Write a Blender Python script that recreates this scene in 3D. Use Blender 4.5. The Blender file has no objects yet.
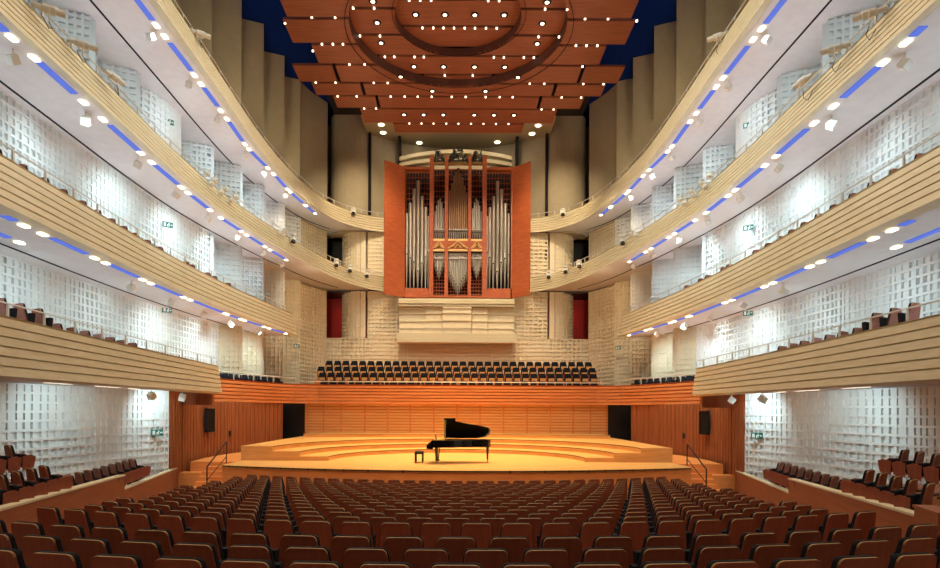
import bpy, math, random
from mathutils import Vector, Matrix
random.seed(7)
C = bpy.context.scene.collection
F, PX, PY, E = 600.0, 457.0, 411.0, 3.33      # focal length in pixels, principal point, eye height
R = math.radians
def ww(px, D): return (px - PX) * D / F        # lateral metres of a pixel column at a depth
def zz(py, D): return E - (py - PY) * D / F

# ---------------------------------------------------------------- materials
def new_mat(name):
    m = bpy.data.materials.new(name); m.use_nodes = True
    nt = m.node_tree; b = nt.nodes['Principled BSDF']
    return m, nt, b
def plain(name, col, rough=.6, metal=0, emit=None, es=0, spec=.5):
    m, nt, b = new_mat(name)
    b.inputs['Base Color'].default_value = (*col, 1); b.inputs['Roughness'].default_value = rough
    b.inputs['Metallic'].default_value = metal; b.inputs['Specular IOR Level'].default_value = spec
    if emit: b.inputs['Emission Color'].default_value = (*emit, 1); b.inputs['Emission Strength'].default_value = es
    else:
        n = nt.nodes.new('ShaderNodeTexNoise'); n.inputs['Scale'].default_value = 3
        tc = nt.nodes.new('ShaderNodeTexCoord'); nt.links.new(tc.outputs['Object'], n.inputs['Vector'])
        mx = nt.nodes.new('ShaderNodeMix'); mx.data_type = 'RGBA'
        mx.inputs[6].default_value = (*[c * .9 for c in col], 1); mx.inputs[7].default_value = (*[min(1, c * 1.08) for c in col], 1)
        nt.links.new(n.outputs['Fac'], mx.inputs[0]); nt.links.new(mx.outputs[2], b.inputs['Base Color'])
    return m
def wood(name, c1, c2, scale=(1, 12, 12), rough=.45, spec=.35, planks=None):
    m, nt, b = new_mat(name)
    tc = nt.nodes.new('ShaderNodeTexCoord'); mp = nt.nodes.new('ShaderNodeMapping')
    mp.inputs['Scale'].default_value = scale
    nt.links.new(tc.outputs['Object'], mp.inputs['Vector'])
    n = nt.nodes.new('ShaderNodeTexNoise'); n.inputs['Scale'].default_value = 1.6; n.inputs['Detail'].default_value = 5
    n.inputs['Roughness'].default_value = .6
    nt.links.new(mp.outputs[0], n.inputs['Vector'])
    cr = nt.nodes.new('ShaderNodeValToRGB'); cr.color_ramp.elements[0].position = .32; cr.color_ramp.elements[1].position = .68
    cr.color_ramp.elements[0].color = (*c1, 1); cr.color_ramp.elements[1].color = (*c2, 1)
    nt.links.new(n.outputs['Fac'], cr.inputs[0])
    out = cr.outputs[0]
    if planks:      # thin joints between boards, every `step` metres along an axis
        ax, step, wdt = planks
        sp = nt.nodes.new('ShaderNodeSeparateXYZ'); nt.links.new(tc.outputs['Object'], sp.inputs[0])
        md = nt.nodes.new('ShaderNodeMath'); md.operation = 'PINGPONG'; md.inputs[1].default_value = step / 2
        nt.links.new(sp.outputs[ax], md.inputs[0])
        lt = nt.nodes.new('ShaderNodeMath'); lt.operation = 'LESS_THAN'; lt.inputs[1].default_value = wdt
        nt.links.new(md.outputs[0], lt.inputs[0])
        mx = nt.nodes.new('ShaderNodeMix'); mx.data_type = 'RGBA'
        mx.inputs[7].default_value = (*[c * .45 for c in c1], 1)
        nt.links.new(lt.outputs[0], mx.inputs[0]); nt.links.new(out, mx.inputs[6]); out = mx.outputs[2]
    nt.links.new(out, b.inputs['Base Color'])
    b.inputs['Roughness'].default_value = rough; b.inputs['Specular IOR Level'].default_value = spec
    return m
M = dict(
    relief=plain('white_plaster_relief', (.80, .82, .81), .7, spec=.2),
    cream=plain('cream_and_warm_lit_plaster', (.76, .66, .47), .7, spec=.2),  # on walls: warm lamp light put into the white relief's colour
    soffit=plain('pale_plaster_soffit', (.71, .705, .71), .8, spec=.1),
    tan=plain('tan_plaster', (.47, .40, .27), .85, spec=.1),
    maple=wood('pale_maple', (.60, .52, .33), (.70, .62, .43), (.25, 1.2, 9), .5),
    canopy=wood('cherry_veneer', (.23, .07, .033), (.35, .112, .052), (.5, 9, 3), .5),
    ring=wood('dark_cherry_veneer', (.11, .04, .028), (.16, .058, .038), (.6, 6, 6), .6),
    panel=wood('orange_beech_panelling', (.27, .08, .027), (.39, .125, .043), (4, 4, .4), .45, planks=(1, .8, .012)),
    parapet=wood('orange_cherry_boards', (.55, .17, .05), (.75, .27, .085), (.4, .4, 8), .4),
    lowpar=wood('red_brown_cherry_boards', (.27, .08, .035), (.37, .12, .052), (.5, .5, 7), .4),
    slat=wood('light_beech_slats', (.68, .33, .11), (.82, .44, .17), (.5, .5, 9), .45),
    stage=wood('golden_oak_floor', (.68, .36, .11), (.85, .49, .17), (1, 7, 3), .35, planks=(1, .14, .004)),
    riser=wood('golden_oak_riser', (.62, .29, .09), (.76, .38, .13), (.6, 1, 6), .4),
    front=wood('cherry_stage_front', (.70, .25, .065), (.82, .32, .09), (.5, 1, 6), .45),
    floor=wood('brown_parquet', (.28, .11, .05), (.38, .16, .075), (4, 1, 1), .5),
    shell=wood('brown_seat_veneer', (.25, .07, .038), (.335, .098, .052), (9, 9, 1.2), .38, spec=.5),
    ply=wood('lit_plywood_edge', (.42, .25, .1), (.52, .33, .14), (3, 3, 3), .5),  # pale ply edge, with the gold rim highlight put into its colour
    pan=wood('orange_seat_veneer', (.42, .15, .05), (.52, .2, .07), (9, 9, 1.2), .4),
    cushion=plain('black_cloth', (.012, .013, .018), .9, spec=.2),
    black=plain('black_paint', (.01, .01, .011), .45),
    groove=plain('dark_joint', (.02, .02, .025), .8, spec=.1),
    lacquer=plain('black_piano_lacquer', (.004, .004, .005), .12, spec=.6),
    brass=plain('brass_frame', (.6, .42, .12), .35, 1),
    ivory=plain('white_keys', (.85, .84, .8), .4),
    rail=plain('satin_steel', (.62, .60, .55), .6, .1),
    fixture=plain('cream_metal_housing', (.74, .73, .66), .5),
    tin=plain('tin_pipe_metal', (.56, .52, .43), .34, .85),
    darktin=plain('bronze_pipe_metal', (.36, .22, .12), .38, .8),
    redwood=wood('red_cherry_organ_case', (.36, .085, .03), (.50, .13, .045), (1, 1, 5), .4),
    gilt=plain('gilded_trim', (.75, .5, .2), .4, .5),
    carve=plain('dark_carving', (.02, .022, .016), .5),
    navy=plain('midnight_blue_ceiling', (.004, .02, .16), .9, spec=.05),
    redwall=plain('red_room_wall', (.55, .02, .02), .6),  # even saturated red of the side rooms
    green=plain('green_exit_sign', (.0, .16, .12), .5),
    white=plain('white_paint', (.85, .85, .83), .5),
    glass=plain('dark_window_glass', (.01, .008, .008), .6, spec=.1),
    blue=plain('blue_strip_light', (.02, .03, .1), .9, emit=(.09, .16, .66), es=1.0),
    lamp=plain('warm_lamp_lens', (1, .95, .8), .5, emit=(1, .88, .62), es=3.5),
)
# ---------------------------------------------------------------- helpers
class MB:
    def __init__(s): s.v = []; s.f = []; s.m = []; s.cur = 0
    def add(s, vs, fs):
        o = len(s.v); s.v += [tuple(p) for p in vs]; s.f += [tuple(i + o for i in f) for f in fs]; s.m += [s.cur] * len(fs)
    def box(s, x0, x1, y0, y1, z0, z1):
        vs = [(x, y, z) for z in (z0, z1) for y in (y0, y1) for x in (x0, x1)]
        s.add(vs, [(0, 2, 3, 1), (4, 5, 7, 6), (0, 1, 5, 4), (2, 6, 7, 3), (0, 4, 6, 2), (1, 3, 7, 5)])
    def obox(s, c, sx, sy, sz, mat):      # oriented box
        h = [mat @ Vector((a * sx / 2, b * sy / 2, d * sz / 2)) + Vector(c) for d in (-1, 1) for b in (-1, 1) for a in (-1, 1)]
        s.add(h, [(0, 2, 3, 1), (4, 5, 7, 6), (0, 1, 5, 4), (2, 6, 7, 3), (0, 4, 6, 2), (1, 3, 7, 5)])
    def prism(s, pts, a, b, axis='z'):    # polygon extruded along an axis
        def P(p, t):
            return {'z': (p[0], p[1], t), 'y': (p[0], t, p[1]), 'x': (t, p[0], p[1])}[axis]
        n = len(pts); vs = [P(p, a) for p in pts] + [P(p, b) for p in pts]
        s.add(vs, [tuple(range(n - 1, -1, -1)), tuple(range(n, 2 * n))] + [(i, (i + 1) % n, n + (i + 1) % n, n + i) for i in range(n)])
    def tube(s, pts, r, n=6, caps=True):
        pts = [Vector(p) for p in pts]; rr = r if isinstance(r, (list, tuple)) else [r] * len(pts)
        rings = []
        for i, p in enumerate(pts):
            t = (pts[min(i + 1, len(pts) - 1)] - pts[max(i - 1, 0)]).normalized()
            u = t.orthogonal() if abs(t.z) > .95 else t.cross(Vector((0, 0, 1)))
            u.normalize(); w = t.cross(u)
            rings.append([p + (u * math.cos(2 * math.pi * k / n) + w * math.sin(2 * math.pi * k / n)) * rr[i] for k in range(n)])
        vs = [q for g in rings for q in g]; fs = []
        for i in range(len(pts) - 1):
            for k in range(n): fs.append((i * n + k, i * n + (k + 1) % n, (i + 1) * n + (k + 1) % n, (i + 1) * n + k))
        if caps: fs += [tuple(range(n - 1, -1, -1)), tuple((len(pts) - 1) * n + k for k in range(n))]
        s.add(vs, fs)
    def disc(s, c, r, n=14, h=.01):
        s.prism([(c[0] + r * math.cos(2 * math.pi * k / n), c[1] + r * math.sin(2 * math.pi * k / n)) for k in range(n)], c[2] - h, c[2])
    def sweep(s, prof, path, side, closed=True):   # path (W, y); prof (u outward, z)
        m = len(path); vs = []
        for i, (W, y) in enumerate(path):
            a = path[max(i - 1, 0)]; b = path[min(i + 1, m - 1)]
            tx, ty = b[0] - a[0], b[1] - a[1]; L = math.hypot(tx, ty) or 1
            nx, ny = ty / L, -tx / L
            pr = prof(i, y) if callable(prof) else prof
            for u, z in pr: vs.append((side * (W + nx * u), y + ny * u, z))
        n = len(vs) // m; fs = []
        for i in range(m - 1):
            for k in range(n if closed else n - 1):
                q = (i * n + k, i * n + (k + 1) % n, (i + 1) * n + (k + 1) % n, (i + 1) * n + k)
                fs.append(q if side > 0 else q[::-1])
        if closed: fs += [tuple(range(n)), tuple((m - 1) * n + k for k in range(n))]
        s.add(vs, fs)
    def build(s, name, mat, parent=None, loc=None, smooth=False):
        me = bpy.data.meshes.new(name); me.from_pydata(s.v, [], s.f)
        for mm in (mat if isinstance(mat, list) else [mat]): me.materials.append(mm)
        if isinstance(mat, list): me.polygons.foreach_set('material_index', s.m)
        if smooth: me.polygons.foreach_set('use_smooth', [True] * len(s.f))
        me.update(); o = bpy.data.objects.new(name, me); C.objects.link(o)
        if parent: o.parent = parent
        if loc: o.location = loc
        return o
def tag(o, label=None, cat=None, group=None, kind=None):
    if label: o['label'] = label
    if cat: o['category'] = cat
    if group: o['group'] = group
    if kind: o['kind'] = kind
    return o
def empty(name, loc=(0, 0, 0), rz=0):
    o = bpy.data.objects.new(name, None); C.objects.link(o); o.location = loc; o.rotation_euler = (0, 0, rz); o.empty_display_size = .1
    return o
def copy_tree(o, parent=None):
    c = o.copy(); C.objects.link(c); c.parent = parent
    for ch in KIDS.get(o.name, []): copy_tree(ch, c)
    return c
KIDS = {}
def reg(root, kids): KIDS[root.name] = kids; return root
def struct(o, label=None): o['kind'] = 'structure'; o['label'] = label or o.name.replace('_', ' '); o['category'] = 'structure'; return o
ORD = ['first', 'second', 'third', 'fourth', 'fifth', 'sixth', 'seventh', 'eighth', 'ninth', 'tenth', 'eleventh', 'twelfth', 'thirteenth',
       'fourteenth', 'fifteenth', 'sixteenth', 'seventeenth', 'eighteenth', 'nineteenth', 'twentieth', 'twenty-first', 'twenty-second',
       'twenty-third', 'twenty-fourth', 'twenty-fifth', 'twenty-sixth', 'twenty-seventh', 'twenty-eighth', 'twenty-ninth', 'thirtieth',
       'thirty-first', 'thirty-second', 'thirty-third', 'thirty-fourth', 'thirty-fifth', 'thirty-sixth']
LR = {-1: 'left', 1: 'right'}
def spline(pts, step=.6):
    out = []
    P = [pts[0]] + list(pts) + [pts[-1]]
    for i in range(1, len(P) - 2):
        a, b, c, d = P[i - 1], P[i], P[i + 1], P[i + 2]
        n = max(1, int(math.dist(b, c) / step))
        for k in range(n):
            t = k / n
            out.append(tuple(.5 * ((2 * b[j]) + (-a[j] + c[j]) * t + (2 * a[j] - 5 * b[j] + 4 * c[j] - d[j]) * t * t + (-a[j] + 3 * b[j] - 3 * c[j] + d[j]) * t ** 3) for j in (0, 1)))
    out.append(tuple(pts[-1])); return out
def interp(tab, y):
    if y <= tab[0][1]: return tab[0][0]
    for a, b in zip(tab, tab[1:]):
        if y <= b[1]: return a[0] + (b[0] - a[0]) * (y - a[1]) / (b[1] - a[1])
    return tab[-1][0]
def resample(path, step, start=0):
    out = []; acc = start
    d = 0
    for a, b in zip(path, path[1:]):
        L = math.dist(a, b)
        while acc <= d + L:
            t = (acc - d) / L; out.append((a[0] + (b[0] - a[0]) * t, a[1] + (b[1] - a[1]) * t)); acc += step
        d += L
    return out
def lamp(kind, loc, energy, col, target=None, angle=60, blend=.6, size=.1):
    l = bpy.data.lights.new('lamp', kind); l.energy = energy; l.color = col
    if kind == 'SPOT': l.spot_size = R(angle); l.spot_blend = blend; l.shadow_soft_size = size
    elif kind == 'POINT': l.shadow_soft_size = size
    elif kind == 'AREA': l.size = size
    o = bpy.data.objects.new('lamp', l); C.objects.link(o); o.location = loc
    if target: o.rotation_euler = (Vector(target) - Vector(loc)).to_track_quat('-Z', 'Y').to_euler()
    return o

# ---------------------------------------------------------------- relief walls (grid of real recesses)
def relief(mb, path, z0, z1, cell=.27, dep=.12, gap=.075, seed=0, flip=False):
    """path: list of (x, y); outward face is to the right of the direction unless flip."""
    rnd = random.Random(seed)
    L = sum(math.dist(a, b) for a, b in zip(path, path[1:]))
    us = [0]
    while us[-1] < L - cell * .6: us.append(us[-1] + cell * rnd.choice((.8, 1, 1, 1.15)))
    k = L / us[-1]; us = [u * k for u in us]
    nz = max(1, round((z1 - z0) / cell)); zs = [z0 + (z1 - z0) * i / nz for i in range(nz + 1)]
    cum = [0]
    for a, b in zip(path, path[1:]): cum.append(cum[-1] + math.dist(a, b))
    def at(u):
        i = 0
        while i < len(cum) - 2 and u > cum[i + 1]: i += 1
        a, b = path[i], path[i + 1]; l = cum[i + 1] - cum[i]; t = (u - cum[i]) / l
        tx, ty = (b[0] - a[0]) / l, (b[1] - a[1]) / l
        n = (-ty, tx) if flip else (ty, -tx)
        return (a[0] + (b[0] - a[0]) * t, a[1] + (b[1] - a[1]) * t), n
    g = gap / 2
    ph = rnd.uniform(0, 6)
    for i in range(len(us) - 1):
        a0, n0 = at(us[i]); a1, n1 = at(us[i + 1]); b0, _ = at(us[i] + g); b1, _ = at(us[i + 1] - g)
        col = .55 + .45 * math.sin(us[i] * 1.1 + ph)
        for j in range(nz):
            d = dep * (.35 + .65 * max(0, col * (.7 + .3 * math.sin(zs[j] * 2.3 + ph)))) * rnd.choice((.7, 1, 1, 1.15))
            za, zb = zs[j], zs[j + 1]
            vs = [(*a0, za), (*a1, za), (*a1, zb), (*a0, zb), (*b0, za + g), (*b1, za + g), (*b1, zb - g), (*b0, zb - g)]
            for (p, n, z) in ((b0, n0, za + g), (b1, n1, za + g), (b1, n1, zb - g), (b0, n0, zb - g)):
                vs.append((p[0] - n[0] * d, p[1] - n[1] * d, z))
            fs = [(0, 1, 5, 4), (1, 2, 6, 5), (2, 3, 7, 6), (3, 0, 4, 7), (4, 5, 9, 8), (5, 6, 10, 9), (6, 7, 11, 10), (7, 4, 8, 11), (8, 9, 10, 11)]
            mb.add(vs, fs)
def backing(mb, path, z0, z1, off):     # solid slab behind a relief
    n = len(path); vs = []
    for i, p in enumerate(path):
        a, b = path[max(i - 1, 0)], path[min(i + 1, n - 1)]
        l = math.dist(a, b); nx, ny = (b[1] - a[1]) / l, -(b[0] - a[0]) / l
        for o in (off * .93, off * 1.2): vs += [(p[0] - nx * o, p[1] - ny * o, z0), (p[0] - nx * o, p[1] - ny * o, z1)]
    fs = []
    for i in range(n - 1):
        q = i * 4; r = q + 4
        fs += [(q, r, r + 1, q + 1), (q + 2, q + 3, r + 3, r + 2), (q + 1, r + 1, r + 3, q + 3), (q, q + 2, r + 2, r)]
    fs += [(0, 1, 3, 2), ((n - 1) * 4, (n - 1) * 4 + 2, (n - 1) * 4 + 3, (n - 1) * 4 + 1)]
    mb.add(vs, fs)
def wall_relief(name, pts, z0, z1, side, mat, label, seed=0, cell=.27, dep=.1):
    """pts (W, y) near to far for a side wall facing the hall axis"""
    path = [(side * w, y) for w, y in pts]
    mb = MB(); relief(mb, path, z0, z1, cell, dep, seed=seed, flip=side > 0)
    backing(mb, path, z0, z1, .3 * (-1 if side > 0 else 1))
    return struct(mb.build(name, mat), label)

# ---------------------------------------------------------------- geometry tables (metres)
H = {1: .754, 2: 4.6, 3: 8.8, 4: 13.2}           # underside of each balcony front above the eye
TOPH = {1: 1.2, 2: 1.3, 3: 1.15, 4: 1.15}
LEAN = {1: .15, 2: .35, 3: .40, 4: .30}
PATH = {
 1: [(10.5, 9), (10.5, 13.7), (10.45, 20), (10.27, 26)],
 2: [(10.15, 8), (10.3, 13), (10.5, 17), (10.7, 21), (10.75, 25), (10.6, 29), (10.25, 33), (9.9, 36.8)],
 3: [(10.0, 9), (10.25, 14), (10.45, 19), (10.6, 23), (10.55, 27), (10.1, 31), (9.4, 35), (8.95, 36.9), (8.3, 39.7), (7.3, 42.2), (6.3, 43.7), (5.6, 44.3), (4.55, 44.5)],
 4: [(9.6, 12), (9.8, 18), (9.95, 24), (10.1, 29), (10.1, 33), (9.8, 36.5), (9.3, 39.4), (8.7, 41.4), (7.8, 42.8), (6.6, 43.9), (5.6, 44.3), (4.55, 44.4)],
}
STRIP = {
 2: [(10.7, 12), (10.9, 15), (11.1, 19), (11.25, 23), (11.2, 27), (11.05, 30.3), (10.75, 33), (10.38, 36)],
 3: [(10.7, 12), (10.9, 15), (11.1, 19), (11.25, 23), (11.25, 27), (11.02, 30), (10.72, 33), (10.37, 36)],
 4: [(10.5, 14), (10.6, 19.6), (10.66, 24), (10.75, 27.6), (10.85, 30.8), (10.6, 33.8), (10.4, 37), (9.86, 40.8)],
}
SH = {2: 4.6, 3: 9.0, 4: 13.4}                     # soffit height above the eye
def adj(t): return [(w_ - y_ / 300, y_) for w_, y_ in t]
PATH = {k_: adj(t) for k_, t in PATH.items()}; STRIP = {k_: adj(t) for k_, t in STRIP.items()}
LEVEL = {1: 'lowest', 2: 'second', 3: 'third', 4: 'topmost'}

# ---------------------------------------------------------------- balconies
def balcony(k, s):
    root = empty('balcony', (0, 0, 0))
    names = {1: 'short lowest cream balcony', 2: 'second cream balcony up', 3: 'long third cream balcony', 4: 'topmost cream balcony'}
    tag(root, f"{names[k]} with grooved front along the {LR[s]} wall", 'balcony', 'side balconies of the hall')
    path = spline(PATH[k], .5); hz = E + H[k]
    nb = 6
    def prof(i, y):
        top = TOPH[k]
        if k == 1: top = 1.42 + (1.12 - 1.42) * (y - 13) / 13
        pr = [(.0, hz)]
        for b in range(nb):
            z0 = hz + top * b / nb; z1 = hz + top * (b + 1) / nb
            u = lambda z: LEAN[k] * (z - hz) / top
            pr += [(u(z0 + .015), z0 + .015), (u(z1 - .03), z1 - .03), (u(z1 - .03) + .07, z1 - .03), (u(z1) + .07, z1)]
        zt = hz + top + .03
        pr += [(LEAN[k], zt), (LEAN[k] + .22, zt), (LEAN[k] + .22, hz + .25)]
        pr += ([(.42, hz + .25), (.42, E + SH[k] - .0)]  if k > 1 else [(.6, hz + .25), (.6, hz - .02), (.3, hz - .07)])
        return pr
    m = MB(); m.sweep(prof, path, s); m.build('parapet', M['maple'], root)
    # deck slab with plaster underside
    so = E + (SH[k] if k in SH else H[k] + .02)
    if k == 1: wid = 2.6
    else: wid = 3.9
    zt = hz + .32
    m = MB(); rp = path if k > 1 else [p for p in path if p[1] <= 26.1]
    zu = so if k > 1 else hz + .01
    m.sweep([(.43, hz + .27), (.43, zu), (.75, zu), (wid, zu), (wid, max(zt, zu + .2))], rp, s); m.build('deck', M['soffit'], root)
    # wire groove in the plaster
    if k > 1:
        m = MB(); m.sweep([(2.26, zu - .02), (2.33, zu - .02), (2.33, zu + .03), (2.26, zu + .03)], [p for p in path if p[1] < (43 if k > 2 else 36.5)], s)
        m.build('soffit_groove', M['groove'], root)
    # rail and posts
    def topz(y): return hz + (TOPH[k] if k > 1 else 1.42 - .3 * (y - 13) / 13)
    rp = path
    m = MB(); rr = []
    for i, (W, y) in enumerate(rp):
        a = rp[max(i - 1, 0)]; b = rp[min(i + 1, len(rp) - 1)]; L = math.dist(a, b); nx, ny = (b[1] - a[1]) / L, -(b[0] - a[0]) / L
        rr.append((s * (W + nx * (LEAN[k] + .12)), y + ny * (LEAN[k] + .12), topz(y) + .36))
    m.tube(rr, .022, 5); rail = m.build('handrail', M['rail'], root)
    cum = 0; nxt = .3
    for i in range(len(rr) - 1):
        L = math.dist(rr[i], rr[i + 1])
        while nxt < cum + L:
            t = (nxt - cum) / L; p = Vector(rr[i]).lerp(Vector(rr[i + 1]), t); nxt += 1.25
            if p.y < 9.5: continue
            m = MB(); m.box(-.022, .022, -.022, .022, -.36, 0); m.build('post', M['rail'], rail, loc=p)
        cum += L
    if k == 1:   # end cheek of the short balcony
        m = MB(); m.prism([(s * 10.27, hz - .0), (s * 10.42, hz + 1.15), (s * 12.6, hz + 1.15), (s * 12.6, hz)], 25.95, 26.1, 'y'); m.build('end_cheek', M['maple'], root)
    return root
for s in (-1, 1):
    for k in (1, 2, 3, 4): balcony(k, s)

# soffit lights: blue strips, square downlights, cube spotlights
def soffit_point(k, px, s=-1):
    """the place along the soffit line of balcony k whose direction from the stalls is px"""
    path = spline(STRIP[k], .2)
    best = min(path, key=lambda p: abs((PX - px) - F * p[0] / p[1]))
    return best, E + SH[k]
def strip_light(k, s, pa, pb, n, u=0):
    a, z = soffit_point(k, pa); b, _ = soffit_point(k, pb)
    pth = [p for p in spline(STRIP[k], .3) if a[1] + .15 < p[1] < b[1] - .15]
    if len(pth) < 2: return
    m = MB(); m.sweep([(-.1 + u, z - .03), (.1 + u, z - .03), (.1 + u, z), (-.1 + u, z)], pth, s)
    o = m.build('strip_light', M['blue'])
    tag(o, f"blue strip light, {ORD[n]} from the near end under the {LR[s]} {LEVEL[k]} balcony" if not u else f"blue strip light of the outer line under the {LR[s]} {LEVEL[k]} balcony", 'light', 'blue strip lights under the balconies')
def downlight(k, s, px, n, u=0):
    (W, y), z = soffit_point(k, px)
    m = MB(); m.box(-.075, .075, -.13, .13, -.04, -.01); o = m.build('downlight', M['lamp'], loc=(s * (W + u), y, z - .01))
    tag(o, f"small bright downlight under the {LR[s]} {LEVEL[k]} balcony, {ORD[n]} from near end" if not u else f"small bright downlight of the outer line under the {LR[s]} {LEVEL[k]} balcony", 'light', 'downlights under the balconies')
cube_proto = empty('spotlight')
_m = MB(); _m.tube([(0, 0, 0), (0, 0, -.16)], .02, 6); _m.box(-.12, .12, -.015, .015, -.18, -.15)
_a = _m.build('bracket', M['fixture'], cube_proto)
_m = MB(); _rot = Matrix.Rotation(R(35), 3, 'X') @ Matrix.Rotation(R(15), 3, 'Y'); _m.obox((0, 0, -.32), .26, .26, .26, _rot)
_b = _m.build('housing', M['fixture'], cube_proto)
_m = MB(); _m.obox(_rot @ Vector((0, 0, -.135)) + Vector((0, 0, -.32)), .15, .15, .02, _rot); _c = _m.build('lens', M['white'], cube_proto)
reg(cube_proto, [_a, _b, _c])
used = {}
def inst(proto, label, cat, group, loc, rz=0, sc=1):
    if used.get(proto.name): o = copy_tree(proto)
    else: o = proto; used[proto.name] = True
    o.location = loc; o.rotation_euler = (0, 0, rz); o.scale = (sc, sc, sc)
    tag(o, label, cat, group); return o
def cube_spot(k, s, px, n, u=.32, z=None, W=None):
    if W is None: (Wc, y), zz_ = soffit_point(k, px)
    else: Wc, y, zz_ = W
    inst(cube_proto, f"cream box spotlight hanging under the {LR[s]} {LEVEL[k]} balcony, {ORD[n]} from near end", 'spotlight', 'box spotlights under the balconies',
         (s * (Wc + u), y, zz_ if z is None else z), s * .4 + n * .5, .85)
SEG = {4: [(112, 154.5), (163, 192), (199, 219.6), (226, 243), (247, 266), (271.5, 287), (289, 304.7), (305, 314.4)],
       3: [(-20, 8), (31, 83), (101, 138), (150.6, 179), (186, 209), (219, 239.6), (246, 264), (269, 285.5)],
       2: [(-12, 23), (43, 92.4), (106, 141.7), (150, 182), (190, 224), (226, 240), (245, 264), (269, 285)]}
for s in (-1, 1):
    for k, segs in SEG.items():
        nd = 0
        for n, (a, b) in enumerate(segs):
            strip_light(k, s, a, b, n)
            for px in (a, b):
                if px > 5: downlight(k, s, px, nd); nd += 1
    strip_light(2, s, -20, 60, 0, 1.15); downlight(2, s, 62, 0, 1.15)
    for k, l in {4: (157, 195, 222, 249, 268, 289.5), 3: (20, 93, 144, 182, 213, 242, 267, 286), 2: (144, 183, 214, 240, 267)}.items():
        for n, px in enumerate(l): cube_spot(k, s, px, n, .3 if k > 2 else .5)
    cube_spot(1, s, 0, 0, 0, W=(10.9, 21.4, E + .75)); cube_spot(1, s, 0, 1, 0, W=(10.9, 23.8, E + .75))
    for n, y in enumerate((16.6, 17.2, 18.9, 19.6, 20.8)):
        m = MB(); m.box(-.12, .12, -.25, .25, -.03, 0); o = m.build('downlight', M['lamp'], loc=(s * 11.15, y, E + .74))
        tag(o, f"small bright downlight under the {LR[s]} lowest balcony, {ORD[n]} from near end", 'light', 'downlights under the balconies')

# ---------------------------------------------------------------- side walls
FIN = [(12.6, 20.4), (12.8, 23.7), (12.7, 27), (12.6, 30.4), (12.0, 32.8), (11.7, 35.6), (11.4, 38.8), (11.1, 41.6), (9.75, 44.7)]
FIN = adj(FIN)
for s in (-1, 1):
    sd = LR[s]
    # wall below the lowest balcony, white grid then door strip
    wall_relief('wall_' + sd, [(12.9, 8), (12.85, 17), (12.1, 22), (11.52, 24)], E - 2.6, E + .75, s, M['relief'], f'white gridded plaster wall under the {sd} lowest balcony', 3)
    wall_relief('wall_' + sd, [(13.5, 8), (13.6, 17.9), (13.5, 24), (13.2, 31), (12.6, 33.5)], E + 1.0, E + 4.6, s, M['relief'], f'white gridded plaster wall above the {sd} lowest balcony', 5)
    wall_relief('wall_' + sd, spline([(12.9, 8), (12.9, 17), (12.95, 24), (12.85, 27), (12.6, 30.3)], 1), E + 4.9, E + 9.0, s, M['relief'], f'white gridded plaster wall above the {sd} second balcony', 6)
    # overlapping upright wall leaves, one stack per storey
    for i, (W, y) in enumerate(FIN[:-1]):
        A = (W, y); Bp = (W + 2.4, y - 1.05)
        for (za, zb, kd, lvl) in ((E + 1, E + 4.9, 0, 'first'), (E + 4.9, E + 9.3, 1, 'second'), (E + 9.3, E + 13.8, 2, 'third'), (E + 13.8, E + 22.9, 3, 'upper')):
            if kd == 0 and i < 4: continue
            if kd == 1 and i < 3: continue
            if kd == 3 and i < 1: continue
            Bq = Bp
            if i == 2 and kd == 2:      # the rounded leaf
                pts = [(W, y), (W + .05, y - .9), (W + .3, y - 1.7), (W + .7, y - 2.4), (W + 1.2, y - 2.9)]
            else: pts = [A, Bq]
            path = [(s * p[0], p[1]) for p in pts]
            m = MB()
            if kd < 3:
                relief(m, path, za, zb, .27, .19 if kd else .15, .09, seed=i * 7 + kd, flip=s < 0)
                off = [(s * (p[0] + .14), p[1] + .5) for p in pts]
            else: off = [(s * (p[0] + .3), p[1] + .5) for p in pts]
            # solid body behind the face
            poly = [(p[0] * 1.0, p[1] + (.3 if kd < 3 else 0)) for p in path] + off[::-1]
            m.prism(poly, za, zb)
            o = m.build('wall_' + sd, M['relief'] if kd < 3 and kd > 0 and not (kd == 1 and i == 7) else (M['cream'] if kd < 3 else M['tan']))  # cream leaves carry the warm light in their colour
            struct(o, f'upright overlapping wall leaf of the {sd} {lvl} storey')
    # curved leaf between the last leaf and the end wall
    pts = spline([(11.1, 41.6), (10.6, 43.1), (9.75, 44.7)], .6)
    for za, zb, mt in ((E + .3, E + 5.4, 'cream'), (E + 5.42, E + 8.9, 'cream'), (E + 9.2, E + 13.3, 'cream')):
        wall_relief('wall_' + sd, pts, za, zb, s, M[mt], f'warm-lit gridded wall between the {sd} leaves and the end wall', 9, .28, .18)
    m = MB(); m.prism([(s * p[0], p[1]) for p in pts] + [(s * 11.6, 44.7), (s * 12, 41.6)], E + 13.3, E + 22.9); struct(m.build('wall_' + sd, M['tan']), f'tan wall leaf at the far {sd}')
    m = MB(); m.prism([(s * 13.2, 4), (s * 13.2, 46), (s * 13.6, 46), (s * 13.6, 4)], E - 3.4, E - .0)
    # outer shell closing the hall
    m = MB(); m.prism([(s * 15.3, -2), (s * 15.3, 50), (s * 15.5, 50), (s * 15.5, -2)], -.3, E + 25); struct(m.build('wall_' + sd, M['soffit']), f'outer wall on the {sd}')
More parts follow.
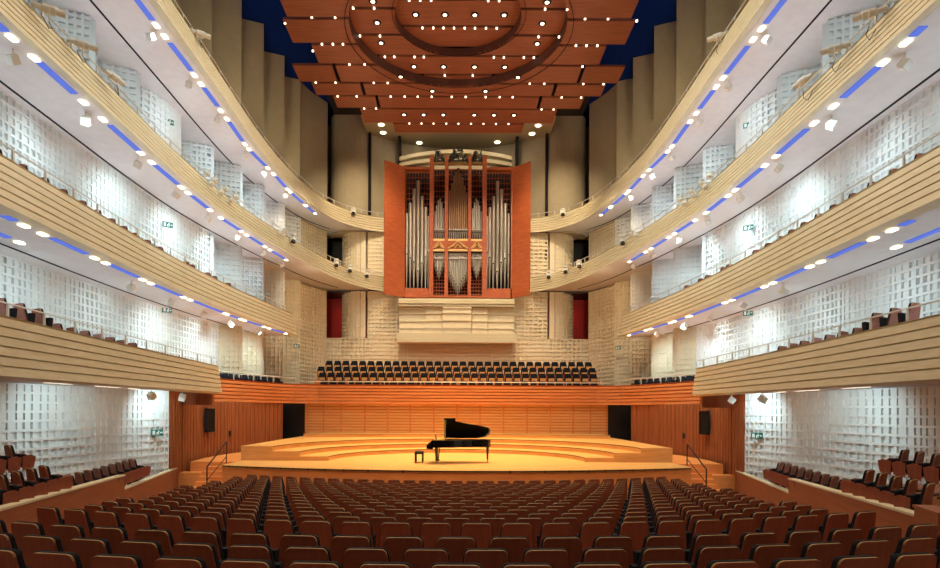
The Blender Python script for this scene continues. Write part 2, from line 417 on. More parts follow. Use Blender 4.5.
# wood panelled walls beside the stage
for s in (-1, 1):
    sd = LR[s]
    pts = [(11.55, 24), (11.95, 28), (11.85, 31), (11.15, 34), (10.45, 36.0)]
    m = MB(); path = spline(pts, .4)
    m.sweep(lambda i, y: [(0, 0), (0, E + (.74 if y < 27 else .41)), (.3, E + (.74 if y < 27 else .41)), (.3, 0)], path, s)
    struct(m.build('wall_' + sd, M['panel']), f'orange wood panelled wall at the {sd} of the stage')
    # upright battens standing on the panelling
    m = MB()
    for W, y in resample(path, .36, .2): m.box(s * W - .035, s * W + .035, y - .035, y + .035, .3, E + .4)
    struct(m.build('trim_1' if s < 0 else 'trim_2', M['panel']), f'upright battens of the {sd} stage wall')
    # tall slot window in the panelling
    Dw = 600 * 11.95 / (459 - 209)
    m = MB(); m.box(-.04, .04, -.4, .4, -.5, .5); w = m.build('window_1' if s < 0 else 'window_2', M['glass'], loc=(s * 11.78, 28.6, E - .5)); struct(w, f'tall dark slot window in the {sd} stage wall')
    m = MB(); m.box(-.06, .06, -.46, -.4, -.56, .56); m.box(-.06, .06, .4, .46, -.56, .56); m.box(-.06, .06, -.46, .46, .5, .56); m.box(-.06, .06, -.46, .46, -.56, -.5)
    m.build('window_frame', M['groove'], w)
    # header beam under the lowest balcony end
    m = MB(); m.box(min(s * 10.5, s * 12.1), max(s * 10.5, s * 12.1), 25.7, 25.95, E + .2, E + .74); struct(m.build('trim_3' if s < 0 else 'trim_4', M['panel']), f'wooden header under the end of the {sd} lowest balcony')

# ---------------------------------------------------------------- choir balcony, stage back wall
ROOTC = empty('choir_balcony'); tag(ROOTC, 'orange board-fronted choir balcony running behind and beside the stage', 'balcony')
def par_path(): # plan of the parapet from left to right
    half = [(12.3, 27), (12.05, 30.5), (11.0, 34.2), (9.9, 36.4), (8.6, 37.0)]
    L = [(-w, y) for w, y in spline(half, .5)]
    return L + [(x, 37.0) for x in range(-8, 9)] + [(-x, y) for x, y in L[::-1]]
pp = par_path()
z0p, z1p = E + .42, E + 1.58
m = MB(); vs = []; nb = 6
def choir_prof():
    pr = []
    for b in range(nb):
        za = z0p + (z1p - z0p) * b / nb; zb = z0p + (z1p - z0p) * (b + 1) / nb
        pr += [(0, za + .0), (0, zb - .06), (.1, zb - .06), (.1, zb)]
    pr += [(0, z1p + .02), (.15, z1p + .02), (.15, z0p), (.0, z0p)]
    return pr
def sweep_xy(mb, prof, path, flip=False):
    n = len(prof); k = len(path); vs = []; fs = []
    for i, p in enumerate(path):
        a, b = path[max(i - 1, 0)], path[min(i + 1, k - 1)]; L = math.dist(a, b)
        nx, ny = -(b[1] - a[1]) / L, (b[0] - a[0]) / L     # left of direction
        for u, z in prof: vs.append((p[0] + nx * u, p[1] + ny * u, z))
    for i in range(k - 1):
        for j in range(n): fs.append((i * n + j, (i + 1) * n + j, (i + 1) * n + (j + 1) % n, i * n + (j + 1) % n))
    fs += [tuple(range(n)), tuple((k - 1) * n + j for j in range(n))]
    mb.add(vs, fs)
sweep_xy(m, choir_prof(), pp); m.build('parapet', M['parapet'], ROOTC)
m = MB(); sweep_xy(m, [(.1, z0p), (.1, z0p + .15), (2.2, z0p + .15), (2.2, z0p)], [p for p in pp if abs(p[0]) > 9.5 and p[0] < 0]); sweep_xy(m, [(.1, z0p), (.1, z0p + .15), (2.2, z0p + .15), (2.2, z0p)], [p for p in pp if p[0] > 9.5])
m.build('side_deck', M['front'], ROOTC)
# stepped deck for four rows
ROWS = [(38.1, 380.7), (39.0, 373.0), (39.9, 367.0), (40.8, 361.2)]
m = MB()
for i, (D, y) in enumerate(ROWS):
    zf = zz(y, D) - .88
    m.box(-9.4, 9.4, D - .45, (D + .45 if i < 3 else 44.8), z0p, zf)
m.build('stepped_deck', M['front'], ROOTC)
m = MB(); rp = [(x, y + .1, z1p + .2) for x, y in pp if abs(x) < 9.4]; m.tube(rp, .03, 5); rail = m.build('handrail', M['rail'], ROOTC)
for x in [-9 + 2.25 * i for i in range(9)]:
    m = MB(); m.box(-.02, .02, -.02, .02, -.2, 0); m.build('post', M['rail'], rail, loc=(x, 37.1, z1p + .2))
for s in (-1, 1):
    rp = [(s * abs(p[0]), p[1], z1p + .38) for p in pp if p[0] < -9.8]; m = MB(); m.tube([(q[0] - s * .0, q[1] + .12, q[2]) for q in rp], .025, 5)
    r2 = m.build('handrail', M['rail'], ROOTC)
    for q in rp[::3]:
        m = MB(); m.box(-.02, .02, -.02, .02, -.38, 0); m.build('post', M['rail'], r2, loc=(q[0], q[1] + .12, q[2]))
# stage back wall of beech slats with posts
m = MB()
zb0, zb1 = E - 1.4, E + .42
nsl = 10
m.box(-9.4, 9.4, 37.46, 37.6, zb0 - .9, zb1); struct(m.build('wall_back', M['parapet']), 'orange board wall behind the stage slats'); m = MB()
for i in range(nsl):
    a = zb0 + (zb1 - zb0) * i / nsl; m.box(-9.4, 9.4, 37.36, 37.46, a + .035, a + (zb1 - zb0) / nsl - .035)
struct(m.build('wall_back', M['slat']), 'beech slatted wall behind the stage')
m = MB()
for px in (306, 324, 341.5, 365, 388, 410.5, 434, 457, 480, 503.5, 527, 550, 573, 590, 606): m.box(ww(px, 37.35) - .05, ww(px, 37.35) + .05, 37.3, 37.4, zb0, zb1)
struct(m.build('trim_5', M['parapet']), 'upright posts on the slatted stage wall')
for s in (-1, 1):     # black sheet painted as the unlit recess beside the slatted wall
    m = MB(); m.box(min(s * 9.4, s * 12), max(s * 9.4, s * 12), 37.9, 38.1, 0, E + .6); struct(m.build('wall_back', M['black']), f'black sheet for the shade in the side opening at the {LR[s]} of the stage')

# ---------------------------------------------------------------- stage
SZ = E - 2.245
st = empty('stage'); tag(st, 'golden oak concert stage with curved front edge', 'stage')
edge = [(x, 22.6 + x * x / 52) for x in [-9.52 + .595 * i for i in range(33)]]
m = MB(); m.prism(edge + [(9.55, 37.3), (-9.55, 37.3)], SZ - .1, SZ); m.build('deck', M['stage'], st)
m = MB(); m.prism([(x, y - .05) for x, y in edge] + [(x, y) for x, y in edge[::-1]], SZ - .05, SZ - .02); m.build('edge_nosing', M['groove'], st)
m = MB(); m.prism([(x, y + .02) for x, y in edge] + [(9.6, 25), (-9.6, 25)], -.1, SZ - .1); m.build('front_apron', M['front'], st)
for s in (-1, 1):
    m = MB(); xs = sorted((s * 9.6, s * 12.4))
    m.prism([(s * a_, b_) for a_, b_ in ((9.55, 25.9), (11.5, 25.9), (11.75, 28), (11.65, 31), (10.95, 33.9), (10.0, 36.3), (9.55, 36.3))], -.1, SZ); m.build('side_deck', M['front'], st)
    m = MB(); 
    for i in range(5): m.box(min(s * 9.62, s * 10.75), max(s * 9.62, s * 10.75), 24.3 + i * .32, 25.9, i * SZ / 6, (i + 1) * SZ / 6)
    m.build('steps', M['front'], st)
    m = MB(); m.box(min(s * 10.75, s * 11.75), max(s * 10.75, s * 11.75), 25.2, 25.9, -.1, SZ * .62); m.build('landing_block', M['front'], st)
# curved joint line and centre circle in the floor are shallow grooves
m = MB(); g = [(-.75 - 2.2 * (1 - math.cos(t)), 22.7 + 3.5 * math.sin(t)) for t in [0]]
# risers: four nested curved platforms
RZ = [.2, .42, .64, .86]; RX = [5.7, 7.0, 8.2, 9.55]; RY = [32.3, 33.7, 35.0, 36.3]
for i in range(4):
    a, b = RX[i], RY[i] - 26.7
    arc = [(a * math.cos(t), 26.7 + b * math.sin(t)) for t in [math.pi * k / 40 for k in range(41)]]
    if i == 3: arc = [(x, 36.3 - (x / 9.1) ** 2 * .7) for x in [9.1 - 18.2 * k / 30 for k in range(31)]]
    outx = 9.6
    root = empty('stage_riser', (0, 0, 0)); tag(root, f"{['lowest inner', 'second', 'third', 'highest back'][i]} curved wooden riser platform on the stage", 'platform', 'orchestra risers')
    z0 = SZ; z1 = SZ + RZ[i]
    nx = RX[i + 1] if i < 3 else None
    outer = None
    if i < 3:
        a2, b2 = RX[i + 1] if i < 2 else 9.6, RY[i + 1] - 26.7 + .02
        oy = RY[i + 1] + .02
        if i < 2: out = [(-a2 * math.cos(t), 26.7 + b2 * math.sin(t)) for t in [math.pi * k / 40 for k in range(41)]]
        else:
            out = [(-9.6, 26.7), (-9.6, 37.0), (9.6, 37.0), (9.6, 26.7)]
        poly = arc + out
    else: poly = arc + [(-9.1, 37.3), (9.1, 37.3)]
    if i == 3: z0 = SZ + RZ[2]
    m = MB(); m.prism(poly, z0, z1 - .03); m.build('riser_front', M['riser'], root)
    m = MB(); m.prism(poly, z1 - .03, z1); m.build('riser_top', M['stage'], root)
    m = MB(); m.prism([(x * .998, y - .012) for x, y in arc] + [(x, y) for x, y in arc[::-1]], z1 - .03, z1 - .012); m.build('nosing', M['groove'], root)
# stair handrails
for s in (-1, 1):
    r = empty('stair_handrail', (s * 9.75, 25.4, 0)); tag(r, f'thin black handrail beside the {LR[s]} stage steps', 'handrail', 'stage stair handrails')
    m = MB(); m.tube([(0, 0, SZ), (0, 0, SZ + .89), (s * .3, -1.25, 1.03)], .028, 6); m.build('top_rail', M['black'], r)
    m = MB(); m.tube([(s * .3, -1.25, .35), (s * .3, -1.25, 1.04)], .028, 6); m.build('post', M['black'], r)
    m = MB(); m.tube([(0, -.02, SZ + .25), (s * .3, -1.23, .5)], .018, 6); m.build('lower_rail', M['black'], r)
# small wall boxes by the stage
for s in (-1, 1):
    for n, (px, py) in enumerate(((231, 434.5), (272, 430))):
        W = 11.85 if n == 0 else 11.3; D = F * W / (459 - px)
        m = MB(); m.box(-.05, .05, -.06, .06, -.13, .13); o = m.build('wall_box', M['black'], loc=(s * (W - .06), D, zz(py, D)))
        tag(o, f"small black box on the {LR[s]} stage wall, {['nearer one', 'farther one'][n]}", 'wall box', 'small boxes on the stage walls')

# ---------------------------------------------------------------- grand piano and bench
pr = empty('grand_piano', (.0, 26.1, SZ)); tag(pr, 'black concert grand piano with open lid at centre stage', 'piano')
X0 = ww(427.5, 26.1); X1 = ww(490.5, 26.1)
def PXm(px): return ww(px, 26.1)
rimo = [(PXm(433), -.76), (PXm(433), .76), (PXm(478), .76), (PXm(486), .68), (X1, .45), (X1 + .02, .2), (PXm(488), -.02), (PXm(482), -.12), (PXm(472), -.2), (PXm(462), -.42), (PXm(454), -.68), (PXm(450), -.76)]
m = MB(); m.prism(rimo[::-1], .69, 1.0); m.build('case', M['lacquer'], pr)
m = MB(); m.prism([(p[0] * .96, p[1] * .93) for p in rimo[::-1]], .99, 1.005); m.build('iron_frame', M['brass'], pr)
m = MB(); m.prism([(X0, .64), (PXm(434), .62), (PXm(434), .98), (PXm(432), .98), (PXm(430.5), .86), (X0, .80)], -.76, -.68, 'y'); m.prism([(X0, .64), (PXm(434), .62), (PXm(434), .98), (PXm(432), .98), (PXm(430.5), .86), (X0, .80)], .68, .76, 'y'); m.box(X0, PXm(434), -.68, .68, .64, .72); m.box(PXm(432), PXm(434), -.7, .7, .72, .98); kb = m.build('key_bed', M['lacquer'], pr)
m = MB(); m.box(X0 + .03, PXm(431.5), -.62, .62, .72, .745); m.build('keys', M['ivory'], pr)
lid2 = [(PXm(444), 0), (PXm(478), 0), (PXm(486), .1), (X1, .35), (X1 + .02, .62), (PXm(488), .8), (PXm(480), .92), (PXm(470), 1.02), (PXm(460), 1.15), (PXm(455.5), 1.22), (PXm(455.5), 1.45), (PXm(444), 1.45)]
ang = R(38)
m = MB(); vs = []
for off in (0, .03):
    for x, v in lid2: vs.append((x, .76 - v * math.cos(ang) - off * math.sin(ang), 1.02 + v * math.sin(ang) - off * math.cos(ang) + .03))
n = len(lid2); m.add(vs, [tuple(range(n)), tuple(range(2 * n - 1, n - 1, -1))] + [(i, n + i, n + (i + 1) % n, (i + 1) % n) for i in range(n)])
m.build('lid', M['lacquer'], pr)
m = MB(); m.tube([(PXm(446), -.55, 1.0), (PXm(445), -.34, 1.86)], .014, 6); m.build('lid_prop', M['brass'], pr)
m = MB(); m.obox((PXm(436), 0, 1.12), .02, .9, .24, Matrix.Rotation(R(-15), 3, 'Y')); m.build('music_desk', M['lacquer'], pr)
for x, y in ((PXm(437), -.6), (PXm(437), .6), (PXm(488), .25)):
    m = MB(); m.tube([(0, 0, .70), (0, 0, .6), (0, 0, .12), (0, 0, .1)], [.075, .062, .035, .025], 8); lg = m.build('leg', M['lacquer'], pr, loc=(x, y, 0))
    m = MB(); m.tube([(-.02, 0, .05), (.02, 0, .05)], .05, 10); m.box(-.03, .03, -.04, .04, .06, .12); m.build('caster', M['brass'], lg)
m = MB(); m.tube([(PXm(440), -.08, .66), (PXm(438.5), -.05, .12)], .02, 6); m.tube([(PXm(440), .08, .66), (PXm(438.5), .05, .12)], .02, 6); m.box(PXm(437), PXm(440), -.14, .14, .08, .13); m.build('pedal_lyre', M['lacquer'], pr)
for y in (-.08, 0, .08):
    m = MB(); m.box(PXm(435), PXm(437), y - .02, y + .02, .09, .105); m.build('pedal', M['brass'], pr)
bn = empty('piano_bench', (PXm(419.5), 26.1, SZ)); tag(bn, 'small black piano bench standing left of the grand piano', 'bench')
m = MB(); m.box(-.18, .18, -.38, .38, .38, .47); m.build('seat', M['cushion'], bn)
for x in (-.15, .15):
    for y in (-.34, .34):
        m = MB(); m.box(x - .025, x + .025, y - .025, y + .025, 0, .38); m.build('leg', M['black'], bn)

# ---------------------------------------------------------------- seats
def seat_proto(name, matshell, matpan, ptop=.64, side=False):
    r = empty(name)
    def trap(wt, wb, z0, z1, rad=.055, n=4):
        pts = [(-wb, z0), (wb, z0)]
        for k in range(n + 1):
            t = math.pi / 2 * k / n; pts.append((wt - rad + rad * math.cos(t) * 1.0, z1 - rad + rad * math.sin(t)))
        for k in range(n + 1):
            t = math.pi / 2 * (1 - k / n); pts.append((-wt + rad - rad * math.cos(t), z1 - rad + rad * math.sin(t)))
        return pts
    def slab(pts, y0, y1, lean, ch=.0):
        mb = MB(); n = len(pts)
        L = [(y0, ch), (y0 + (y1 - y0) * .3, 0), (y1, 0)] if ch else [(y0, 0), (y1, 0)]
        zm = sum(p[1] for p in pts) / n; vs = []
        for yy, c in L:
            for x, z in pts:
                k = 1 - c / .25; vs.append((x * k, yy - lean * (z - .35) + .35 * (x * x), zm + (z - zm) * (1 - c / .3)))
        fs = [tuple(range(n)), tuple(range((len(L)) * n - 1, (len(L) - 1) * n - 1, -1))]
        for a in range(len(L) - 1): fs += [(a * n + i, (a + 1) * n + i, (a + 1) * n + (i + 1) % n, a * n + (i + 1) % n) for i in range(n)]
        mb.cur = 0; mb.add(vs, fs)
        if ch: mb.m = [0, 0] + [1 if k % n not in (0, 1, n - 1) else 0 for k in range(len(fs) - 2)]
        return mb
    a = slab(trap(.198, .268, .30, .876), -.024, 0, .16, .004).build('backrest', [matshell, M['ply']], r)
    b = slab(trap(.205, .266, .42, .881), .001, .045, .16).build('back_cushion', M['cushion'], r)
    mb = MB(); mb.prism([(.10, .40), (.20, .42), (.22, .66), (.12, .66)], -.22, .22, 'x'); c = mb.build('seat_cushion', M['cushion'], r)
    mb = MB(); mb.prism([(.205, .34), (.235, .35), (.25, ptop), (.222, ptop + .01)], -.18, .18, 'x'); d = mb.build('seat_underside', matpan, r)
    mb = MB(); mb.box(-.03, .03, 0, .12, 0, .42); mb.box(-.14, .14, -.06, .2, 0, .03); e = mb.build('pedestal', M['black'], r)
    kids = [a, b, c, d, e]
    if side:
        for sx in (-1, 1):
            mb = MB(); mb.prism([(.14, .30), (.36, .36), (.40, .62), (.30, .66), (.14, .62)], sx * .262 - .012, sx * .262 + .012, 'x'); kids.append(mb.build('side_panel', M['shell'], r))
    reg(r, kids); return r
def face(dirx, diry): return math.atan2(-dirx, diry)
ROWY = [480.5, 483.4, 485, 486.5, 488.4, 490.4, 492.5, 494.3, 497, 500, 502.7, 505.8, 509, 512.8, 517, 522]
PR = [(21.0 - .85 * i, (y - PY) * (21.0 - .85 * i) / F) for i, y in enumerate(ROWY)] + [(6.3, 1.31), (5.55, 1.262), (4.7, 1.18)]
def floor_drop(D):
    tab = sorted([(d + .88, D_) for D_, d in PR] + [(3.33, 21.6), (1.95, 3)], key=lambda t: t[1])
    return interp(tab, D)
def endx(D): return interp([(6.9, 0), (6.65, 10), (7.0, 13), (7.5, 15.6), (8.2, 19), (8.3, 24)], D)
seats = []
for ri, (D0, dr) in enumerate(PR):
    x0 = (ri % 2) * .275; row = []
    k = -18
    while k <= 18:
        x = k * .55 + x0; k += 1
        D = D0 + x * x / 36
        px = PX + F * x / D; py = PY + dr * F / D
        lim = endx(D) if ri < 16 else 9
        if abs(x) + .27 > lim or px < -18 or px > 958 or py > 566: continue
        row.append((x, D, E - dr - .88, math.atan2(x, 18)))
    rl = len(PR) - ri    # counting rows from the camera
    for n, (x, D, z, a) in enumerate(row): seats.append((D, x, z, a, rl, n, ri))
order = sorted(range(len(seats)), key=lambda i: seats[i][6] * -1000 + abs(seats[i][1]))
near = set(order[:300]); proto = seat_proto('auditorium_chair', M['shell'], M['pan'])
print('stall seats', len(seats))
far = []
for i, (D, x, z, a, rl, n, ri) in enumerate(seats):
    if i in near:
        inst(proto, f"brown wooden-backed stalls seat, {ORD[rl - 1]} row from the camera, {ORD[n]} from the left", 'seat', 'stalls seats facing the stage', (x, D, z), a)
    else: far.append((x, D, z, a))
m = MB()
for x, D, z, a in far:
    T = Matrix.Translation((x, D, z)) @ Matrix.Rotation(a, 4, 'Z')
    for mi, ch in enumerate(KIDS[proto.name][:2]):
        me = ch.data; m.cur = mi; m.add([T @ v.co for v in me.vertices], [tuple(p.vertices) for p in me.polygons])
        if mi == 0: m.m[-len(me.polygons):] = [2 if p.material_index else 0 for p in me.polygons]
o = m.build('distant_seats', [M['shell'], M['cushion'], M['ply']]); tag(o, 'brown backs of the front stalls rows nearest the stage', 'seats', kind='stuff')

# choir seats facing the hall
cproto = seat_proto('choir_chair', M['shell'], M['slat'], .55)
for i, (D, y) in enumerate(ROWS):
    zf = zz(y, D) - .893
    spans = [(320, 598, 32), (318.5, 597, 33), (317, 596, 33), (325, 592, 32)][i]
    x0, x1 = ww(spans[0] + 4, D), ww(spans[1] - 4, D); n = spans[2]
    for k in range(n):
        x = x0 + (x1 - x0) * k / (n - 1)
        inst(cproto, f"black and orange choir seat behind the stage, {ORD[i]} row up, {ORD[k]} from the left", 'seat', 'choir seats behind the stage', (x, D, zf), math.pi)
# side choir seats on the wings
sproto = seat_proto('wing_chair', M['shell'], M['slat'], .55)
for s in (-1, 1):
    pts = resample([(abs(p[0]), p[1]) for p in pp if p[0] < -9.9], .56, .1)
    for k, (w, y) in enumerate(pts):
        if y < 28 or y > 36.2: continue
        inst(sproto, f"black choir seat on the {LR[s]} wing beside the stage, {ORD[k]} from near end", 'seat', 'choir seats on the wings', (s * (w + .42), y + .2, z1p - .52), R(90) * s + s * .35)
# side stalls seats
bproto = seat_proto('side_stall_chair', M['shell'], M['pan'], side=True)
for s in (-1, 1):
    lst = []
    for k in range(5): lst.append((12 + 0, 8.05 + .27 * .53 * k, 10.3 + .58 * k, 1.18, 'front row of the nearer block'))
    for k in range(9): lst.append((0, 9.05 + .13 * k, 14.1 + .58 * k, 1.54, 'front row of the farther block'))
    for k in range(4): lst.append((0, 9.9 + .13 * k, 12.0 + .62 * k, .83, 'raised back row'))
    cnt = {}
    for _, W, D, dr, nm in lst:
        n = cnt.get(nm, 0); cnt[nm] = n + 1
        inst(bproto, f"dark side seat at the {LR[s]}, {nm}, {ORD[n]} from near end", 'seat', 'side stalls seats', (s * W, D, E - dr - .89), face(-s * .6, .8), 1.0)
# balcony seats on the first two balconies
gproto = seat_proto('balcony_chair', M['shell'], M['pan'])
for s in (-1, 1):
    k = 0
    for X in (455, 436, 418, 399, 384, 371, 358, 346, 335, 324):
        D = 11.05 * F / X
        inst(gproto, f"brown seat behind the {LR[s]} lowest balcony front, {ORD[k]} from near end", 'seat', 'seats on the side balconies', (s * 11.05, D, E + H[1] + (1.42 - .3 * (D - 13) / 13) - (.62 if X < 405 else .35)), face(-s * .45, .9)); k += 1
    k = 0
    for X in (457, 430, 407, 387, 367, 351, 336, 323, 311, 299, 287, 261, 256, 242, 236, 224):
        D = 10.9 * F / X; Wc = interp([(w_, y_) for w_, y_ in PATH[2]], D) + .72
        inst(gproto, f"dark seat behind the {LR[s]} second balcony front, {ORD[k]} from near end", 'seat', 'seats on the side balconies', (s * Wc, D, E + H[2] + TOPH[2] - .62), face(-s * .2, .98)); k += 1

# ---------------------------------------------------------------- stalls floor, side parapets, platforms
m = MB(); N = 40; xs = [-13.2 + 26.4 * i / 24 for i in range(25)]
vs = []; fs = []
for j in range(N + 1):
    d0 = 1.0 + (24.9 - 1.0) * j / N
    for x in xs:
        vs.append((x, d0, E - floor_drop(d0 - min(x * x / 36, 2.0))))
for j in range(N):
    for i in range(24):
        q = j * 25 + i; fs.append((q, q + 1, q + 26, q + 25))
m.add(vs, fs); m.box(-15, 15, -2, 27, -.5, -.2); struct(m.build('floor', M['floor']), 'raked wooden stalls floor')
for s in (-1, 1):
    for nm, a, b, ta, tb in (('farther', (9.15, 16.5), (11.7, 25.15), 2.23, 2.47), ('nearer', (6.95, 8.3), (9.15, 16.55), 1.60, 1.84)):
        r = empty('side_parapet', (0, 0, 0)); tag(r, f'red-brown sloping wooden parapet, {nm} one at the {LR[s]} of the stalls', 'parapet', 'stalls side parapets')
        m = MB(); t = .16
        def ring(z_a, z_b, o0, o1):
            return [(s * (a[0] + o0), a[1], z_a), (s * (b[0] + o0), b[1], z_b), (s * (b[0] + o1), b[1], z_b), (s * (a[0] + o1), a[1], z_a)]
        vs = ring(E - ta - 1.3, E - tb - 1.1, 0, t) + ring(E - ta, E - tb, 0, t)
        F6 = [(0, 1, 2, 3), (4, 7, 6, 5), (0, 4, 5, 1), (1, 5, 6, 2), (2, 6, 7, 3), (3, 7, 4, 0)]
        m.add(vs, F6); m.build('board_front', M['lowpar'], r)
        m = MB(); m.add(ring(E - ta, E - tb, -.02, t + .03) + ring(E - ta + .04, E - tb + .04, -.02, t + .03), F6); m.build('cap', M['maple'], r)  # pale maple puts the cap's lit highlight into its colour
    if s > 0:
        r = empty('side_parapet', (0, 0, 0)); tag(r, 'short red-brown parapet block at the right edge of the stalls', 'parapet', 'stalls side parapets')
        m = MB(); m.prism([(6.42, 8.0), (6.62, 8.68), (6.86, 8.62), (6.66, 7.95)], E - 2.5, E - 1.36); m.build('board_front', M['lowpar'], r)
        m = MB(); m.prism([(6.40, 7.98), (6.61, 8.7), (6.88, 8.63), (6.67, 7.93)], E - 1.36, E - 1.32); m.build('cap', M['lowpar'], r)
    # side stalls platforms
    r = empty('side_platform', (0, 0, 0)); tag(r, f'stepped wooden platform under the {LR[s]} side stalls seats', 'platform', 'side stalls platforms')
    m = MB()
    def plat(pts, z): m.prism([(s * p[0], p[1]) for p in pts], 0, z)
    plat([(7.35, 9), (8.45, 13.2), (9.8, 13.2), (9.2, 9)], E - 2.07); plat([(8.5, 13.2), (9.35, 16.3), (10.4, 20), (12.0, 20), (12.4, 13.2)], E - 2.43)
    m.build('lower_step', M['floor'], r)
    m = MB(); plat([(9.2, 9), (9.85, 13.2), (9.95, 14.6), (12.4, 14.6), (12.5, 9)], E - 1.72); m.build('upper_step', M['floor'], r)

# ---------------------------------------------------------------- end wall with openings
def flat_relief(x0, x1, D, z0, z1, mat, name='wall_back', label='gridded end wall', seed=1, cell=.29, dep=.19):
    m = MB(); relief(m, [(x0, D), (x1, D)], z0, z1, cell, dep, .11, seed=seed); m.box(x0, x1, D + dep * 1.25, D + .4, z0, z1)
    return struct(m.build(name, M[mat]), label)
flat_relief(-9.75, 9.75, 44.72, E + 1.5, E + 5.4, 'cream', label='warm-lit gridded wall behind the choir seats')
for s in (-1, 1):
    sd = LR[s]
    for n, (za, zb) in enumerate(((E + 5.42, E + 8.9), (E + 9.2, E + 13.3))):
        xa, xb = sorted((s * ww(PX + 90, 44.7), s * ww(PX + 56, 44.7)))
        flat_relief(xa, xb, 44.72, za, zb, 'cream', label=f'warm-lit gridded wall between slot and organ at the {sd}')
        xa, xb = sorted((s * ww(PX + 97, 44.7), s * ww(PX + 92, 44.7)))
        m = MB(); m.box(xa, xb, 44.7, 45.1, za, zb); struct(m.build('trim_6', M['cream']), f'narrow upright strip at the {sd}')
        # convex leaf
        cx, cy, rx, ry = s * 7.25, 46.6, 1.7, 1.9
        arc = [(cx + s * rx * math.sin(t), cy - ry * math.cos(t)) for t in [math.pi / 2 * k / 8 for k in range(9)]]
        m = MB(); relief(m, arc if s > 0 else arc[::1], za, zb, .27, .14, seed=4, flip=(s < 0))
        m.prism(arc + [(cx, 47.0)], za, zb) if False else None
        struct(m.build('wall_back', M['cream']), f'convex warm-lit gridded leaf at the {sd} of the organ')
        # room behind the opening
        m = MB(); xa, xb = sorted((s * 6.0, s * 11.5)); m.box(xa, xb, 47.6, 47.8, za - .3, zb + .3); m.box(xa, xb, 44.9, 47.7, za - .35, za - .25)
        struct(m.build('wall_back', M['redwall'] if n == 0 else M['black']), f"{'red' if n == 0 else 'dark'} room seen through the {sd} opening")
    # upper tan column, dark bar, panel
    cx, cy = s * 7.95, 46.3
    arc = [(cx + 1.85 * math.cos(t), cy + 1.7 * math.sin(t)) for t in [math.pi + math.pi * k / 16 for k in range(17)]]
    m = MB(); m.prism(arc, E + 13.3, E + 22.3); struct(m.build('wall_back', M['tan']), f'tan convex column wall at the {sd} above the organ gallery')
    for px in (88.5, 59.5):
        m = MB(); x = s * ww(PX + px, 45); m.box(x - .09, x + .09, 44.85 if px > 80 else 45.4, 46.2, E + 9, E + 20.9); struct(m.build('trim_7', M['groove']), f'dark upright slot bar at the {sd}')
# curved tan wall above and beside the organ
arc = [(x, 47.6 - (x / 6.9) ** 2 * 2.6) for x in [-6.9 + 13.8 * k / 24 for k in range(25)]]
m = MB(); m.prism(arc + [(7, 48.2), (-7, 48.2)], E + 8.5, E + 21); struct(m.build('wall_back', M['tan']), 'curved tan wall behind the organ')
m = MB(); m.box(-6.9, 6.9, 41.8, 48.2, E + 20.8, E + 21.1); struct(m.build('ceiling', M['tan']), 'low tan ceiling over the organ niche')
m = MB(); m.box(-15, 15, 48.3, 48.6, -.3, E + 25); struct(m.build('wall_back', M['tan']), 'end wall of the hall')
m = MB(); m.box(-15.5, 15.5, -2, 49, E + 22.95, E + 23.2); struct(m.build('ceiling', M['navy']), 'midnight blue hall ceiling')
m = MB(); m.box(-15.5, 15.5, -2.3, -2, -.3, E + 25); struct(m.build('wall_front', M['soffit']), 'wall behind the camera')

# ---------------------------------------------------------------- organ
DO = 44.0
org = empty('pipe_organ', (0, DO, E + 8.3)); tag(org, 'large pipe organ with red cherry case, open doors and metal pipes', 'organ')
OC = -.03        # organ centre is at column 456.5
def ox(px): return ww(px, DO)
def oz(py): return zz(py, DO) - (E + 8.3)
def obx(name, x0, x1, y0, y1, ya, yb, mat, parent=None):
    m = MB(); m.box(ox(x0), ox(x1), ya, yb, oz(max(y0, y1)), oz(min(y0, y1))); return m.build(name, mat, parent or org)
obx('back_panel', 404, 510, 160, 297, 1.2, 1.4, M['groove'])
obx('base_rail', 402, 430, 288.6, 298, -.1, .6, M['redwood']); obx('base_rail', 485, 512, 288.6, 298, -.1, .6, M['redwood'])
obx('top_rail', 402, 430, 167, 169.5, 0, .5, M['redwood']); obx('top_rail', 485, 512, 167, 169.5, 0, .5, M['redwood'])
for a, b in ((428.7, 432.7), (443.8, 447.2), (467, 470.2), (481.3, 485.5)): obx('tower_post', a, b, 157.5, 298, -.35, .4, M['redwood'])
for a, b in ((402.5, 404.2), (510, 511.5)): obx('side_post', a, b, 167, 298, -.1, .5, M['redwood'])
obx('sill', 430, 484, 296.5, 298.5, -.4, .4, M['redwood'])
for y0, y1, mt in ((163.2, 165.6, 'gilt'), (239.8, 241.8, 'gilt'), (250, 252, 'gilt'), (241.8, 250, 'redwood')):
    for a, b in ((432.7, 443.8), (447.2, 467), (470.2, 481.3)): obx('tower_rail', a, b, y0, y1, -.25, .2 if mt == 'redwood' else .0, M[mt])
